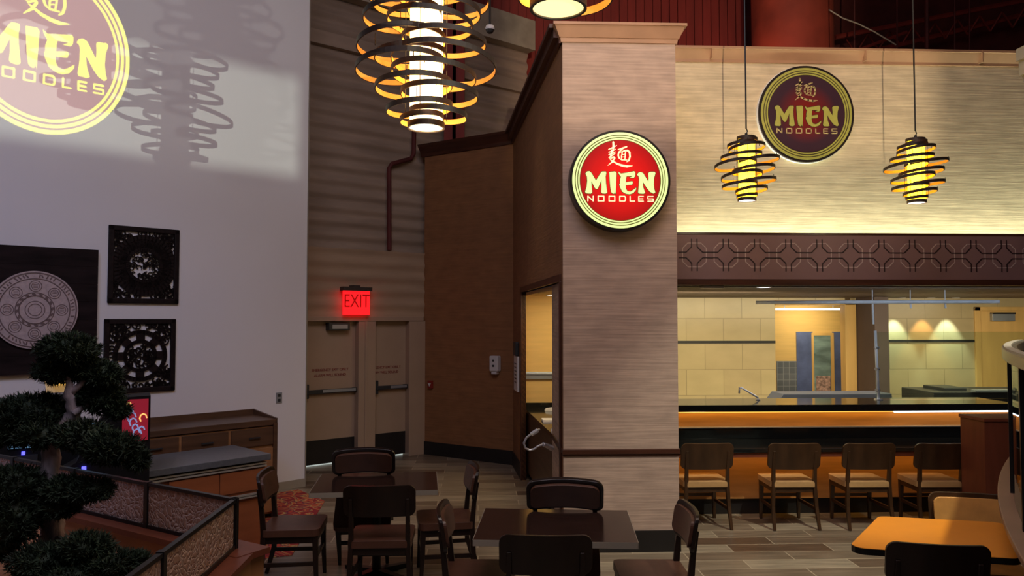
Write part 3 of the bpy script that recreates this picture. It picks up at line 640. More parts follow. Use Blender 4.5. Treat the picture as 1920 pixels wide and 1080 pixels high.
# papers / lids on the counter
for i, (px, py, sx, sy, lab) in enumerate(((1029, 770, 0.07, 0.05, 'small white dispenser lid on the drinks counter, farthest back'), (1036, 790, 0.12, 0.10, 'flat stack of white papers in the middle of the drinks counter'), (1042, 808, 0.07, 0.05, 'small white cup lid nearest the pillar on the drinks counter'))):
    z = 0.9; q_ = ray(px, py); tt = (z-CZ)/q_.z; x, y = q_.x*tt, q_.y*tt
    mb = MB()
    if i == 1:
        for k in range(4): mb.box(-sx, sx, -sy+0.012*k, sy+0.01*k, k*0.006, k*0.006+0.005)
    else: mb.hexa([(-sx/1.3,-sy,0),(sx/1.3,-sy,0),(sx/1.3,sy,0),(-sx/1.3,sy,0)], [(-sx/1.6,-sy*0.6,0.035),(sx/2,-sy*0.8,0.05),(sx/2,sy*0.6,0.04),(-sx/2,sy*0.8,0.03)])
    o = mb.build(('napkin_lid', 'paper_stack', 'cup_lid')[i], M['paper'], bevel=0.003); o.location = (x, y, z); tag(o, lab, ('lid', 'papers', 'lid')[i])
# chrome hose-like bracket by the opening
o = thing('grab_handle', 'curved chrome grab bar sticking out of the side opening at counter height', 'handle')
pts = [onD(x, y, 7.6) for x, y in ((1012,803),(998,810),(987,819),(982,829),(985,838),(993,842),(1001,840),(1009,834),(1020,831))]
MB().tube(pts, 0.011, 10).build('bar', M['chrome'], o, smooth=True)
MB().tube([onD(1008,805,7.6), onD(996,813,7.6)], 0.022).tube([onD(1018,831,7.6), onD(1034,838,7.75)], [0.02, 0.03]).build('bracket', M['chrome'], o)

# wall fittings in the alcove
def walk(px, A, B):
    k = (px-960)/F; d = B-A; t = (k*A.y-A.x)/(d.x-k*d.y); return A+d*t
def alc(px, py, off=0.0):
    p = walk(px, A0p, A1p); r = W(p.x, p.y); r = r+nA*off; r.z = CZ+(597-py)/F*p.y; return r
rzA = math.atan2(nA.y, nA.x)+math.pi/2
p = alc(932, 683); o = thing('sanitizer_dispenser', 'white hand sanitizer dispenser on the brown alcove wall', 'dispenser', p, rzA)
MB().box(-0.075,0.075,-0.10,0,-0.10,0.13).build('housing', M['whitepl'], o, bevel=0.02, segs=3); MB().box(-0.045,0.045,-0.09,-0.01,-0.14,-0.10).build('nozzle', M['whitepl'], o, bevel=0.01)
MB().lathe([(0,0),(0.018,0)], n=16).build('window', M['charcoal'], o).location = (0, -0.101, 0.06)
o.children[2].rotation_euler = (R(90),0,0); MB().box(-0.02,0.02,-0.104,-0.099,-0.03,0.0).build('logo_mark', M['charcoal'], o)
p = alc(809, 720); o = thing('fire_alarm_pull', 'small red fire alarm pull station on the brown wall beside the exit doors', 'fire alarm', p, rzA)
MB().box(-0.045,0.045,-0.04,0,-0.06,0.06).build('housing', mat('alarm_red', (0.22, 0.02, 0.015), 0.4), o, bevel=0.006)
MB().prism([(-0.03,0.02),(0.03,0.02),(0,-0.03)], (0,0,0), (1,0,0), (0,0,1), (0,-1,0), 0.04, 0.048).build('pull_handle', M['whitepl'], o)
# paper holder on the side wall near the corner
tS = 0.62; rzS = math.atan2(sn.y, sn.x)+math.pi/2
p = sp(tS, 1.62, 0.005); o = thing('notice_holder', 'clear notice holder with a white sheet on the side wall by the opening', 'notice holder', p, rzS)
MB().box(-0.14,0.14,-0.05,0,-0.02,0.16).build('leaflet_box', M['charcoal'], o, bevel=0.01)
MB().box(-0.20,0.20,-0.03,-0.004,-0.50,-0.03).build('sheet', M['paper'], o)
mb = MB()
for k in range(6): mb.box(-0.12,0.10-0.03*(k%2),-0.033,-0.029,-0.14-0.05*k,-0.125-0.05*k)
mb.build('printed_lines', M['charcoal'], o)
# exit sign hanging in front of the door header
tq = tpx(660); o = thing('exit_sign', 'glowing red exit sign above the left exit door', 'exit sign')
mb = MB(); exbox(mb, tq-0.22, tq+0.24, 2.50, 2.555, 0.05, 0.17); exbox(mb, tq-0.05, tq+0.06, 2.545, 2.58, 0.0, 0.14); mb.build('housing', M['exitbody'], o)
exbox(MB(), tq-0.20, tq+0.22, 2.15, 2.50, 0.10, 0.13).build('lit_panel', M['exit_red'], o)
ux = (ex(1)-ex(0)).normalized(); un = ex(0,0,1)-ex(0,0,0)
textmesh('EXIT', 0.27, ex(tq+0.01, 2.345, 0.132), ux*0.75, (0,0,1), un, 'letters', M['exit_letter'], o)
# pipe, column, camera dome
def bk(px, py, off=0.1): 
    A = E0-en*0.22; B = A+ed; p = walk(px, A, B); pp = p+en*off; return W(pp.x, pp.y, CZ+(597-py)/F*p.y)
tag(MB().tube([bk(771,180,0.08), bk(769,288,0.08), bk(764,297,0.08), bk(728,307,0.08), bk(723,315,0.08), bk(722,470,0.12)], 0.035, 10).build('wall_pipe', M['darkred'], smooth=False), 'dark pipe with two elbows running down the ribbed block wall', 'pipe')
mb = MB(); a = W(-0.092*12.2+0.0, 12.35); cx_ = W((832-960)/F*12.4, 12.4).x; cw = 38/F*12.4
mb.box(cx_, cx_+cw, 12.55, 12.6, 3.0, 9); mb.box(cx_, cx_+cw, 12.3, 12.34, 3.0, 9); mb.box(cx_+cw*0.42, cx_+cw*0.58, 12.3, 12.6, 3.0, 9)
struct(mb.build('trim_17', M['red']))
p = onD(918, 46, 8.0); o = thing('dome_camera', 'small white dome security camera hanging on a thin rod beside the large lamp', 'security camera', p)
MB().lathe([(0,0.03),(0.04,0.03),(0.05,0.0),(0.05,-0.015),(0.044,-0.015)]).build('housing', M['whitepl'], o); MB().lathe([(0.044,-0.015),(0.038,-0.035),(0.022,-0.05),(0,-0.055)]).build('dome', M['charcoal'], o, smooth=True)
MB().tube([(0,0,0.03),(0,0,3.6)], 0.012).build('rod', M['black'], o)
# white wall outlet, trash of light at corner
def wlx(px):                               # s for a pixel column on the white wall
    k = (px-960)/F; A = Vector(WL0); return (k*A.y-A.x)/(dl.x-k*dl.y)
def wld(px): s = wlx(px); return WL0[1]+dl.y*s
def wlz(px, py): return CZ+(597-py)/F*wld(px)
rzL = math.atan2((wl(0,0,1)-wl(0)).y, (wl(0,0,1)-wl(0)).x)+math.pi/2
o = thing('outlet', 'steel wall outlet on the white wall above the tall cabinet', 'outlet', wl(wlx(525), wlz(525,745), 0.001), rzL)
MB().box(-0.04,0.04,-0.008,0,-0.065,0.065).build('cover_plate', M['steel'], o, bevel=0.003); MB().box(-0.018,0.018,-0.011,-0.007,0.012,0.046).box(-0.018,0.018,-0.011,-0.007,-0.046,-0.012).build('socket', M['charcoal'], o)

# red upper hall behind everything
mb = MB(); ya = 15.2
xa, xb = W(-2.0, 14.6).x, onY(1396, 50, 14.5).x
n = 40
for i in range(n):
    x = xa+(xb-xa)*i/n; mb.box(x, x+(xb-xa)/n*0.9, 14.5, 14.62, 3.0, 9.5)
mb.box(xa, xb, 14.55, 14.7, 3.0, 9.5)
struct(mb.build('wall_red', M['red']))
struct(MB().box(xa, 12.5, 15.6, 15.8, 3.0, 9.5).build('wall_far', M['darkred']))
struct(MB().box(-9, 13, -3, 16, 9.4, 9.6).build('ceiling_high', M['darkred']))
p0 = onY(1485, 60, 12.6)
mb = MB(); rr = onY(1560,60,12.6).x-p0.x
mb.lathe([(rr*1.05,2.6),(rr*1.0,3.3),(rr*0.97,4.4),(rr*1.0,5.2),(rr*0.95,6.2),(rr*0.97,9.38)], (p0.x, 12.6, 0), 28)
tag(mb.build('duct', M['duct'], smooth=True), 'huge wrapped red duct rising behind the wall over the bar', 'duct')
tr = thing('roof_truss', 'dark red steel trusses and hangers high behind the upper wall at the right', 'roof truss')
def trs(px0, py0, px1, py1, Y, r_, name='chord'): MB().tube([onY(px0,py0,Y), onY(px1,py1,Y)], r_, 6).build(name, M['red'], tr)
trs(1566, 70, 1950, -5, 14.5, 0.05); trs(1566, 110, 1700, 60, 14.0, 0.03); trs(1600, 105, 1950, 20, 15.0, 0.05)
for i in range(9):
    x = 1585+i*42; MB().tube([onY(x, 72-i*7, 14.8), onY(x+20, 100-i*7, 15.0)], 0.02, 5).tube([onY(x+20, 100-i*7, 15.0), onY(x+42, 64-i*7, 14.8)], 0.02, 5).build('web_bar', M['red'], tr)
for x in (1602, 1682, 1738, 1790, 1818): MB().tube([onY(x, -60, 13.4), onY(x, 110, 13.4)], 0.015 if x != 1738 else 0.04, 6).build('hanger', M['darkred'], tr)
tag(MB().tube([onY(1554,18,12.0), onY(1580,34,12.0), onY(1610,45,12.0), onY(1640,60,12.0), onY(1680,84,12.0)], 0.012, 6).build('cable', M['alu']), 'thin pale cable looping beside the red duct', 'cable')
mb = MB(); a = onY(1945, 175, 5.9); 
for (za, zb, o_) in ((3.83, 4.02, 0.0), (4.02, 4.08, 0.03), (4.08, 4.2, 0.06), (4.2, 4.3, 0.08)): mb.box(a.x-o_, 9.0, 5.9-o_, 6.02, za, zb)
struct(mb.build('trim_18', mat('cream_soffit', (0.50, 0.46, 0.34), 0.6)))

# ------------------------------------------------------------------ signs
TR = lambda pts: [((x*.625+145.8-540)/488, (540-(y*.625+118.8))/488) for x, y in pts]
LET = {
 'M': [(65,575),(90,540),(130,535),(160,560),(235,685),(300,580),(330,540),(395,538),(402,565),(390,620),(395,720),(415,880),(385,895),(335,890),(318,870),(325,790),(322,700),(330,660),(262,815),(240,825),(215,800),(160,690),(165,780),(172,880),(150,895),(75,890),(60,870),(85,780),(95,690),(90,620)],
 'I': [(450,545),(545,535),(568,560),(562,700),(556,800),(552,900),(540,860),(530,893),(510,895),(480,870),(466,780),(460,700)],
 'E': [(597,540),(640,570),(700,560),(855,530),(872,550),(868,610),(845,638),(780,634),(835,608),(730,610),(722,640),(716,710),(820,690),(832,710),(820,745),(712,755),(718,810),(740,850),(790,860),(840,830),(885,795),(880,830),(840,880),(780,902),(720,895),(660,860),(625,790),(612,740),(625,730),(622,680),(640,620),(610,580)],
 'N': [(902,590),(920,555),(960,540),(1000,560),(1085,700),(1090,640),(1085,555),(1110,538),(1185,535),(1200,555),(1175,640),(1170,740),(1180,820),(1195,870),(1165,888),(1110,860),(1060,800),(990,690),(1000,790),(1030,880),(1000,893),(930,888),(917,870),(930,760),(935,650),(925,605)],
}
big = [TR(v) for v in LET.values()]
def strokes(pts, ws):
    out = []
    if not isinstance(ws, (list, tuple)): ws = [ws]*len(pts)
    for i in range(len(pts)-1):
        a, b = Vector(pts[i]), Vector(pts[i+1]); d = (b-a).normalized(); n = Vector((-d.y, d.x))
        out.append([tuple(a-n*ws[i]/2), tuple(b-n*ws[i+1]/2), tuple(b+n*ws[i+1]/2), tuple(a+n*ws[i]/2)])
    for i, p in enumerate(pts):
        out.append([(p[0]+ws[i]/2*math.cos(k*math.pi/4), p[1]+ws[i]/2*math.sin(k*math.pi/4)) for k in range(8)])
    return out
KAN = [([(518,60),(522,120),(518,190)], [30,34,20]), ([(442,178),(505,152),(572,112)], [14,26,10]), ([(446,222),(500,205),(556,172)], [16,24,8]),
 ([(446,262),(500,240),(552,214)], [14,22,10]), ([(444,308),(490,280),(548,240)], [10,22,12]), ([(500,190),(470,300),(450,318)], [26,20,10]),
 ([(462,332),(525,300),(540,318),(500,380),(430,437)], [14,24,24,26,8]), ([(470,345),(520,375),(580,410),(660,437),(740,450),(828,440)], [10,22,28,34,34,6]),
 ([(596,178),(660,160),(732,132)], [14,26,26]), ([(670,165),(610,220),(596,270),(612,315),(640,340)], [18,24,24,22,10]),
 ([(636,222),(700,195),(750,192),(782,220),(788,290),(768,355),(735,378)], [12,22,26,28,26,24,10]), ([(664,230),(650,290),(652,335)], [20,18,14]),
 ([(716,215),(712,280),(702,340)], [16,18,16]), ([(652,345),(740,348)], [18,14]), ([(668,262),(712,250)], [10,10]), ([(664,300),(708,292)], [10,10])]
kan = [TR(p) for pts, ws in KAN for p in strokes(pts, ws)]
def mono(ch, x0_, x1_):
    y0_, y1_, m_ = 936, 1014, 975; L, Rr = x0_+8, x1_-8
    return {'N': [[(L,y1_),(L,y0_),(Rr,y1_),(Rr,y0_)]], 'O': [[(L,y0_),(Rr,y0_),(Rr,y1_),(L,y1_),(L,y0_)]],
     'D': [[(L,y0_),(Rr-14,y0_),(Rr,y0_+14),(Rr,y1_-14),(Rr-14,y1_),(L,y1_),(L,y0_)]], 'L': [[(L,y0_),(L,y1_),(Rr,y1_)]],
     'E': [[(Rr,y0_),(L,y0_),(L,y1_),(Rr,y1_)],[(L,m_),(Rr-6,m_)]], 'S': [[(Rr,y0_),(L,y0_),(L,m_),(Rr,m_),(Rr,y1_),(L,y1_)]]}[ch]
small = []; caps = []
for ch, a, b in (('N',95,197),('O',262,370),('O',438,546),('D',610,718),('L',778,866),('E',918,1008),('S',1066,1168)):
    caps.append([TR(p) for pl in mono(ch, a, b) for p in strokes(pl, 17)]); small += caps[-1]
def annulus(mb, r0, r1, h0, h1, o, ux, uz, un, n=96):
    o, ux, uz, un = map(Vector, (o, ux, uz, un)); v = []
    for k in range(n):
        c, s = math.cos(2*math.pi*k/n), math.sin(2*math.pi*k/n)
        for r_, h in ((r0,h0),(r1,h0),(r1,h1),(r0,h1)): v.append(o+ux*(r_*c)+uz*(r_*s)+un*h)
    fs = []
    for k in range(n):
        j = (k+1) % n
        for q_ in range(4): fs.append((k*4+q_, k*4+(q_+1) % 4, j*4+(q_+1) % 4, j*4+q_))
    return mb.add(v, fs)
def disc(mb, r, h, n=96):
    return mb.prism([(r*math.cos(2*math.pi*k/n), r*math.sin(2*math.pi*k/n)) for k in range(n)], (0,0,0), (1,0,0), (0,0,1), (0,-1,0), h[0], h[1])
X_, Z_, N_ = (1,0,0), (0,0,1), (0,-1,0)
def sign(label, loc, Ro, depth, lit):
    o = thing('round_sign', label, 'sign', loc); k = Ro
    my, mk, ml = (M['sign_lit_yellow'], M['sign_lit_cream'], M['sign_lit_dark']) if lit else (M['unlityel'], M['unlitkanji'], M['unlitdark'])
    rim = 1.045
    disc(MB(), k*rim, (0, depth)).build('drum', M['signblack'], o)
    if not lit: annulus(MB(), k*rim, k*(rim+0.012), 0, depth*0.6, (0,0,0), X_, Z_, N_).build('white_edge', M['edgewhite'], o)
    disc(MB(), k*0.998, (depth, depth+0.002)).build('line_disc', ml, o)
    rg = MB()
    for r0, r1 in ((0.945,0.995),(0.895,0.925),(0.845,0.875)): annulus(rg, r0*k, r1*k, depth+0.002, depth+0.006, (0,0,0), X_, Z_, N_)
    rg.build('yellow_rings', my, o)
    disc(MB(), k*0.832, (depth+0.002, depth+0.005)).build('face', M['sign_red_lit'] if lit else M['sign_dark'], o)
    sc_ = 1.0 if lit else 0.965
    # dark outline under the brush letters, then the letters
    ol = MB()
    for pts in big:
        cx_ = sum(p[0] for p in pts)/len(pts); cy_ = sum(p[1] for p in pts)/len(pts)
        for i in range(len(pts)):
            ol_p = strokes([pts[i], pts[(i+1) % len(pts)]], 0.022)
            for pp in ol_p: ol.prism(pp, (0,0,0), (k*sc_,0,0), (0,0,k*sc_), N_, depth+0.005, depth+0.0065)
    ol.build('letter_outline', ml, o)
    for pts in big: MB().prism(pts, (0,0,0), (k*sc_,0,0), (0,0,k*sc_), N_, depth+0.005, depth+0.010).build('brush_letter', my, o)
    for nm, grp in [('noodle_character', kan)]+[('caption_letter', g_) for g_ in caps]:
        kb = MB()
        for pts in grp: kb.prism(pts, (0,0,0), (k*sc_,0,0), (0,0,k*sc_), N_, depth+0.005, depth+0.009)
        kb.build(nm, mk, o)
    return o
pc = onY(1163, 338, PY-0.14); rad = (onY(1163+90, 338, PY-0.14).x-pc.x)
sign('lit red round noodle restaurant sign with yellow rings on the pillar', (pc.x, PY, pc.z), rad, 0.14, True)
pc = onY(1512, 213.5, YW-0.06); rad = (onY(1512+85.5, 213.5, YW-0.06).x-pc.x)
sign('unlit dark burgundy round restaurant sign on the tan wall over the bar', (pc.x, YW, pc.z), rad, 0.06, False)
light('POINT', (onY(1163,338,PY).x, PY-0.5, 3.35), (0,0,0), 3.0, (1.0, 0.25, 0.12), 0.3, name='sign_glow') if False else None

# ------------------------------------------------------------------ pendant lamps
def ring_mb(mo, mi, R_, cx_, cy_, z, h, tiltx, tilty, n=56):
    v0 = []; 
    for rr_, side in ((R_, 0), (R_-0.006, 1)):
        for k in range(n):
            a = 2*math.pi*k/n; x, y = rr_*math.cos(a), rr_*math.sin(a); zz = z+x*tiltx+y*tilty
            v0.append((cx_+x, cy_+y, zz-h/2)); v0.append((cx_+x, cy_+y, zz+h/2))
    fo, fi = [], []
    for k in range(n):
        j = (k+1) % n; fo.append((2*k, 2*j, 2*j+1, 2*k+1)); a = 2*n
        fi.append((a+2*k, a+2*k+1, a+2*j+1, a+2*j)); fo.append((2*k, a+2*k, a+2*j, 2*j)); fo.append((2*k+1, 2*j+1, a+2*j+1, a+2*k+1))
    return v0, fo, fi
def make_lamp(name, label, loc, rings, Rc, H, rh, glow, bottom, cord, group, top_scale=1.0):
    o = thing(name, label, 'pendant lamp', loc, 0, group)
    MB().lathe([(Rc*0.97, 0.02), (Rc*0.97, H-0.02)], n=32).build('shade_tube', glow, o, smooth=True)
    mb = MB().lathe([(Rc*1.10, 0.0), (Rc*1.10, rh*1.1), (Rc*0.98, rh*1.1), (Rc*0.98, 0.0), (Rc*1.10, 0)], n=40); mb.build('bottom_collar', M['lampdark'], o)
    MB().lathe([(0, 0.006), (Rc*0.97, 0.006)], n=40).build('bottom_lens', bottom, o)
    mb = MB().lathe([(0, H), (Rc*1.12, H), (Rc*1.12, H-rh), (Rc*0.98, H-rh)], n=40); mb.build('top_cap', M['lampdark'], o)
    for (cx_, cy_, R_, z, tx, ty) in rings:
        v0, fo, fi = ring_mb(None, None, R_, cx_, cy_, z, rh, tx, ty)
        me = bpy.data.meshes.new('ring'); me.from_pydata(v0, [], fo+fi); me.materials.append(M['lampdark']); me.materials.append(M['lampin'])
        for i, p_ in enumerate(me.polygons): p_.material_index = 0 if i < len(fo) else 1
        ob = bpy.data.objects.new('ring', me); C.objects.link(ob); ob.parent = o
    mb = MB()
    for k in range(6):
        a = k*math.pi/3+0.3; rr_ = Rc*1.25; mb.tube([(rr_*math.cos(a), rr_*math.sin(a), 0.05), (rr_*math.cos(a), rr_*math.sin(a), H-0.03)], 0.0022, 4)
    for i in range(len(rings)-1):
        a, b = rings[i], rings[i+1]; s_ = 1 if i % 2 else -1
        x = a[0]+s_*min(a[2], b[2])*0.62; 
        mb.tube([(x, a[1]-min(a[2],b[2])*0.75, a[3]), (x, a[1]-min(a[2],b[2])*0.75, b[3])], 0.0025, 4)
    mb.build('connector_pins', M['black'], o)
    MB().tube([(0,0,H),(0,0,H+0.03)], 0.012).tube([(0,0,H+0.025),(0.012,0,H+0.05),(0,0,H+0.075)], 0.005, 6).build('hook', M['black'], o)
    MB().tube([(0,0,H+0.07),(0,0,H+0.07+cord)], 0.007, 6).build('cord', M['black'], o)
    return o
D1 = 6.8; q = D1/F/4.0     # metres per zoomed pixel for the small lamp
prof = [(255,410,75),(180,392,105),(195,465,130),(132,436,190),(266,570,222),(90,400,255),(225,540,292),(132,436,345),(268,548,378),(140,400,412),(245,482,447),(250,404,490)]
def rings_from(prof, cx_, q_, zb, seed, tilt):
    rnd = random.Random(seed); out = []
    for (xl, xr, y) in prof[::-1]:
        R_ = (xr-xl)/2*q_; c = ((xl+xr)/2-cx_)*q_; s_ = 1 if c > 0 else -1
        out.append((c, rnd.uniform(-0.3, 0.3)*abs(c), R_, (zb-y)*q_, (tilt if tilt < 0.12 else -s_*tilt*0.4+rnd.uniform(-0.03, 0.03)), rnd.uniform(-0.06, 0.06)-0.05))
    return out
H1 = (530-40)*q
pa = onD(1403, 376, D1)
lampA = make_lamp('pendant_lamp', 'small spiral ring pendant lamp left of the dark round sign', pa, rings_from(prof, 326, q, 533, 1, 0.085), 62*q, H1, 0.026, M['lamp_glow_small'], M['lamp_bottom_small'], 5.2, 'small ring pendants over the bar')
pb = onD(1723, 380, D1)
lampB = dup(lampA, 'small spiral ring pendant lamp right of the dark round sign', pb, R(12))
for l_, p_ in ((lampA, pa), (lampB, pb)):
    light('POINT', (p_.x, p_.y, p_.z-0.06), (0,0,0), 5, (1.0, 0.85, 0.6), 0.05, name='lamp_light')
D2 = 4.3; q2 = D2/F/4.153
prof2 = [(444,790,905),(520,975,868),(335,860,818),(450,1062,712),(250,858,650),(372,1045,555),(102,800,505),(370,1205,455),(240,810,395),(100,805,298),(455,1125,290),(340,1020,145),(160,775,105),(500,1080,50),(230,800,-20),(420,1150,-70),(150,760,-130),(330,1030,-190),(260,800,-250),(480,960,-300)]
lampC = make_lamp('pendant_lamp', 'large spiral ring pendant lamp glowing at the top left of centre', onD(797.5, 238, D2), rings_from(prof2, 652, q2, 985, 3, 0.16), 133*q2, (985+380)*q2, 0.030, M['lamp_glow'], M['lamp_bottom'], 2.4, 'large ring pendants over the tables')
p_ = lampC.location; light('POINT', (p_.x, p_.y, p_.z-0.08), (0,0,0), 10, (1.0, 0.78, 0.42), 0.06, name='lamp_light')
pd = onD(1048, 9, 2.78)
lampD = dup(lampC, 'large pendant lamp at the top edge showing only its glowing round bottom', pd, R(40))

# ------------------------------------------------------------------ gobo projectors (physical masks in front of sharp spots)
def spans(polys, y):
    ev = []
    for P in polys:
        xs = []
        for i in range(len(P)):
            (x0_, y0_), (x1_, y1_) = P[i], P[(i+1) % len(P)]
            if (y0_ <= y) != (y1_ <= y): xs.append(x0_+(y-y0_)*(x1_-x0_)/(y1_-y0_))
        xs.sort(); ev += [(xs[i], xs[i+1]) for i in range(0, len(xs)-1, 2)]
    ev.sort(); out = []
    for a, b in ev:
        if out and a <= out[-1][1]+1e-5: out[-1][1] = max(b, out[-1][1])
        else: out.append([a, b])
    return out
def gobo(label, src, center, mapf, open_fn, B, rows, color, energy, dist, spot, rad=0.004):
    src, center = Vector(src), Vector(center); dr = (center-src).normalized(); pl = src+dr*dist
    def hit(u, v):
        d = mapf(u, v)-src; return src+d*((pl-src).dot(dr)/d.dot(dr))
    v = []; fs = []
    for i in range(rows):
        y0_ = -B+2*B*i/rows; y1_ = -B+2*B*(i+1)/rows; cur = -B
        for a, b in open_fn((y0_+y1_)/2)+[[B, B]]:
            a = min(max(a, -B), B); b = min(max(b, -B), B)
            if a-cur > 1e-6:
                n = len(v); v += [hit(cur,y0_), hit(a,y0_), hit(a,y1_), hit(cur,y1_)]; fs.append((n,n+1,n+2,n+3))
            cur = max(cur, b)
    o = thing('spot_projector', label, 'projector', src)
    me = MB(); me.add([x-src for x in v], fs); me.build('gobo_plate', M['blackbase'], o)
    rot = (-dr).to_track_quat('Z', 'Y')
    hb = MB().lathe([(0.0,0.12),(0.10,0.12),(0.11,0.10),(0.11,0.02)], n=24); 
    h_ = hb.build('housing', M['black'], o); h_.rotation_euler = rot.to_euler()
    light('SPOT', src, center, energy, color, rad, spot=spot, blend=0.0, name='projector_beam')
sC = wlx(75); zCc = wlz(75, 84)
def mapL(u, v): return wl(sC-u*0.79, zCc+0.03+v*0.90)
ringp = []
def ring_spans(y):
    o = []
    for r0, r1 in ((0.955,1.0),(0.893,0.928),(0.835,0.866)):
        if abs(y) < r1:
            b = math.sqrt(r1*r1-y*y)
            if abs(y) < r0: a = math.sqrt(r0*r0-y*y); o += [[-b,-a],[a,b]]
            else: o.append([-b,b])
    return o
allp = big+kan+small
def merge(l):
    l.sort(); out = []
    for a, b in l:
        if out and a <= out[-1][1]+1e-5: out[-1][1] = max(b, out[-1][1])
        else: out.append([a, b])
    return out
src1 = W(-0.2, 2.2, 5.3)
gobo('small black projector high overhead throwing the yellow logo on the white wall', src1, wl(sC, zCc), mapL, lambda y: merge(ring_spans(y)+spans(allp, y)), 2.4, 800, (0.88, 1.0, 0.01), 2700, 1.1, 20, 0.001)
src1b = W(-1.7, 2.0, 5.3)  # pink of the one logo, split off onto an added projector
gobo('added second projector overhead throwing only the pink of the logo on the white wall', src1b, wl(sC, zCc), mapL, lambda y: ([[-math.sqrt(1-y*y), math.sqrt(1-y*y)]] if abs(y) < 1 else []), 2.4, 200, (1.0, 0.44, 0.38), 600, 1.1, 20, 0.001)
# added unseen floodlights, plates shaped to a band of the upper white wall
s0, s1 = wlx(556), 6.0
def mapW(u, v): return wl(3.0-u*3.0, 4.6+v*3.0)
def band(y):
    z = 4.6+y*3.0; l = 1.0-2*(s0/6.0)
    return [[-1.0, l]] if 3.87 < z < 5.12 else []
src2 = W(4.4, -2.0, 2.25)
gobo('added unseen floodlight behind the viewer, masked to a band of the white wall', src2, wl(3.0, 4.6), mapW, band, 2.4, 360, (0.86, 0.94, 0.80), 1900, 0.6, 44, 0.005)
src2b = W(3.2, -2.4, 2.6)
def band2(y):
    z = 4.6+y*3.0; l = 1.0-2*((s0-0.35)/6.0)
    return [[-1.0, l]] if z > 3.87 else []
gobo('second added unseen floodlight behind the viewer, softly washing the upper white wall', src2b, wl(3.0, 4.6), mapW, band2, 2.4, 360, (0.86, 0.86, 0.80), 350, 0.6, 44, 0.02)
# added unseen floodlight, plate cut to the pillar top and tan wall
src3 = W(0.95, -2.6, 3.35)
def mapP(u, v): return Vector((3.4+u*4.2, PY, 4.2+v*4.2))
gobo('added unseen floodlight behind the viewer, masked to the pillar top and tan wall', src3, mapP(0,0), mapP, lambda y: [[-0.66, 0.26]] if 4.2+y*4.2 > 3.80 else [], 1.5, 300, (1.0, 0.80, 0.56), 2200, 0.6, 62, 0.012)

# ------------------------------------------------------------------ wall art on the white wall
def artloc(px0, py0, px1, py1):            # on-wall rectangle from pixel corners
    s_a, s_b = wlx(px0), wlx(px1); pm = (px0+px1)/2; return (s_a+s_b)/2, (wlz(pm,py0)+wlz(pm,py1))/2, s_a-s_b, wlz(pm,py0)-wlz(pm,py1)
def arcpts(cx_, cz_, r, a0, a1, n): return [(cx_+r*math.cos(a0+(a1-a0)*k/n), cz_+r*math.sin(a0+(a1-a0)*k/n)) for k in range(n+1)]
def fret(mb, pts, w_, h0, h1):
    for i in range(len(pts)-1):
        a, b = Vector(pts[i]), Vector(pts[i+1]); d = b-a
        if d.length < 1e-6: continue
        d.normalize(); n = Vector((-d.y, d.x))*w_/2; e = d*w_*0.15
        a = a-e; b = b+e
        mb.prism([tuple(a-n), tuple(b-n), tuple(b+n), tuple(a+n)], (0,0,0), X_, Z_, N_, h0, h1)
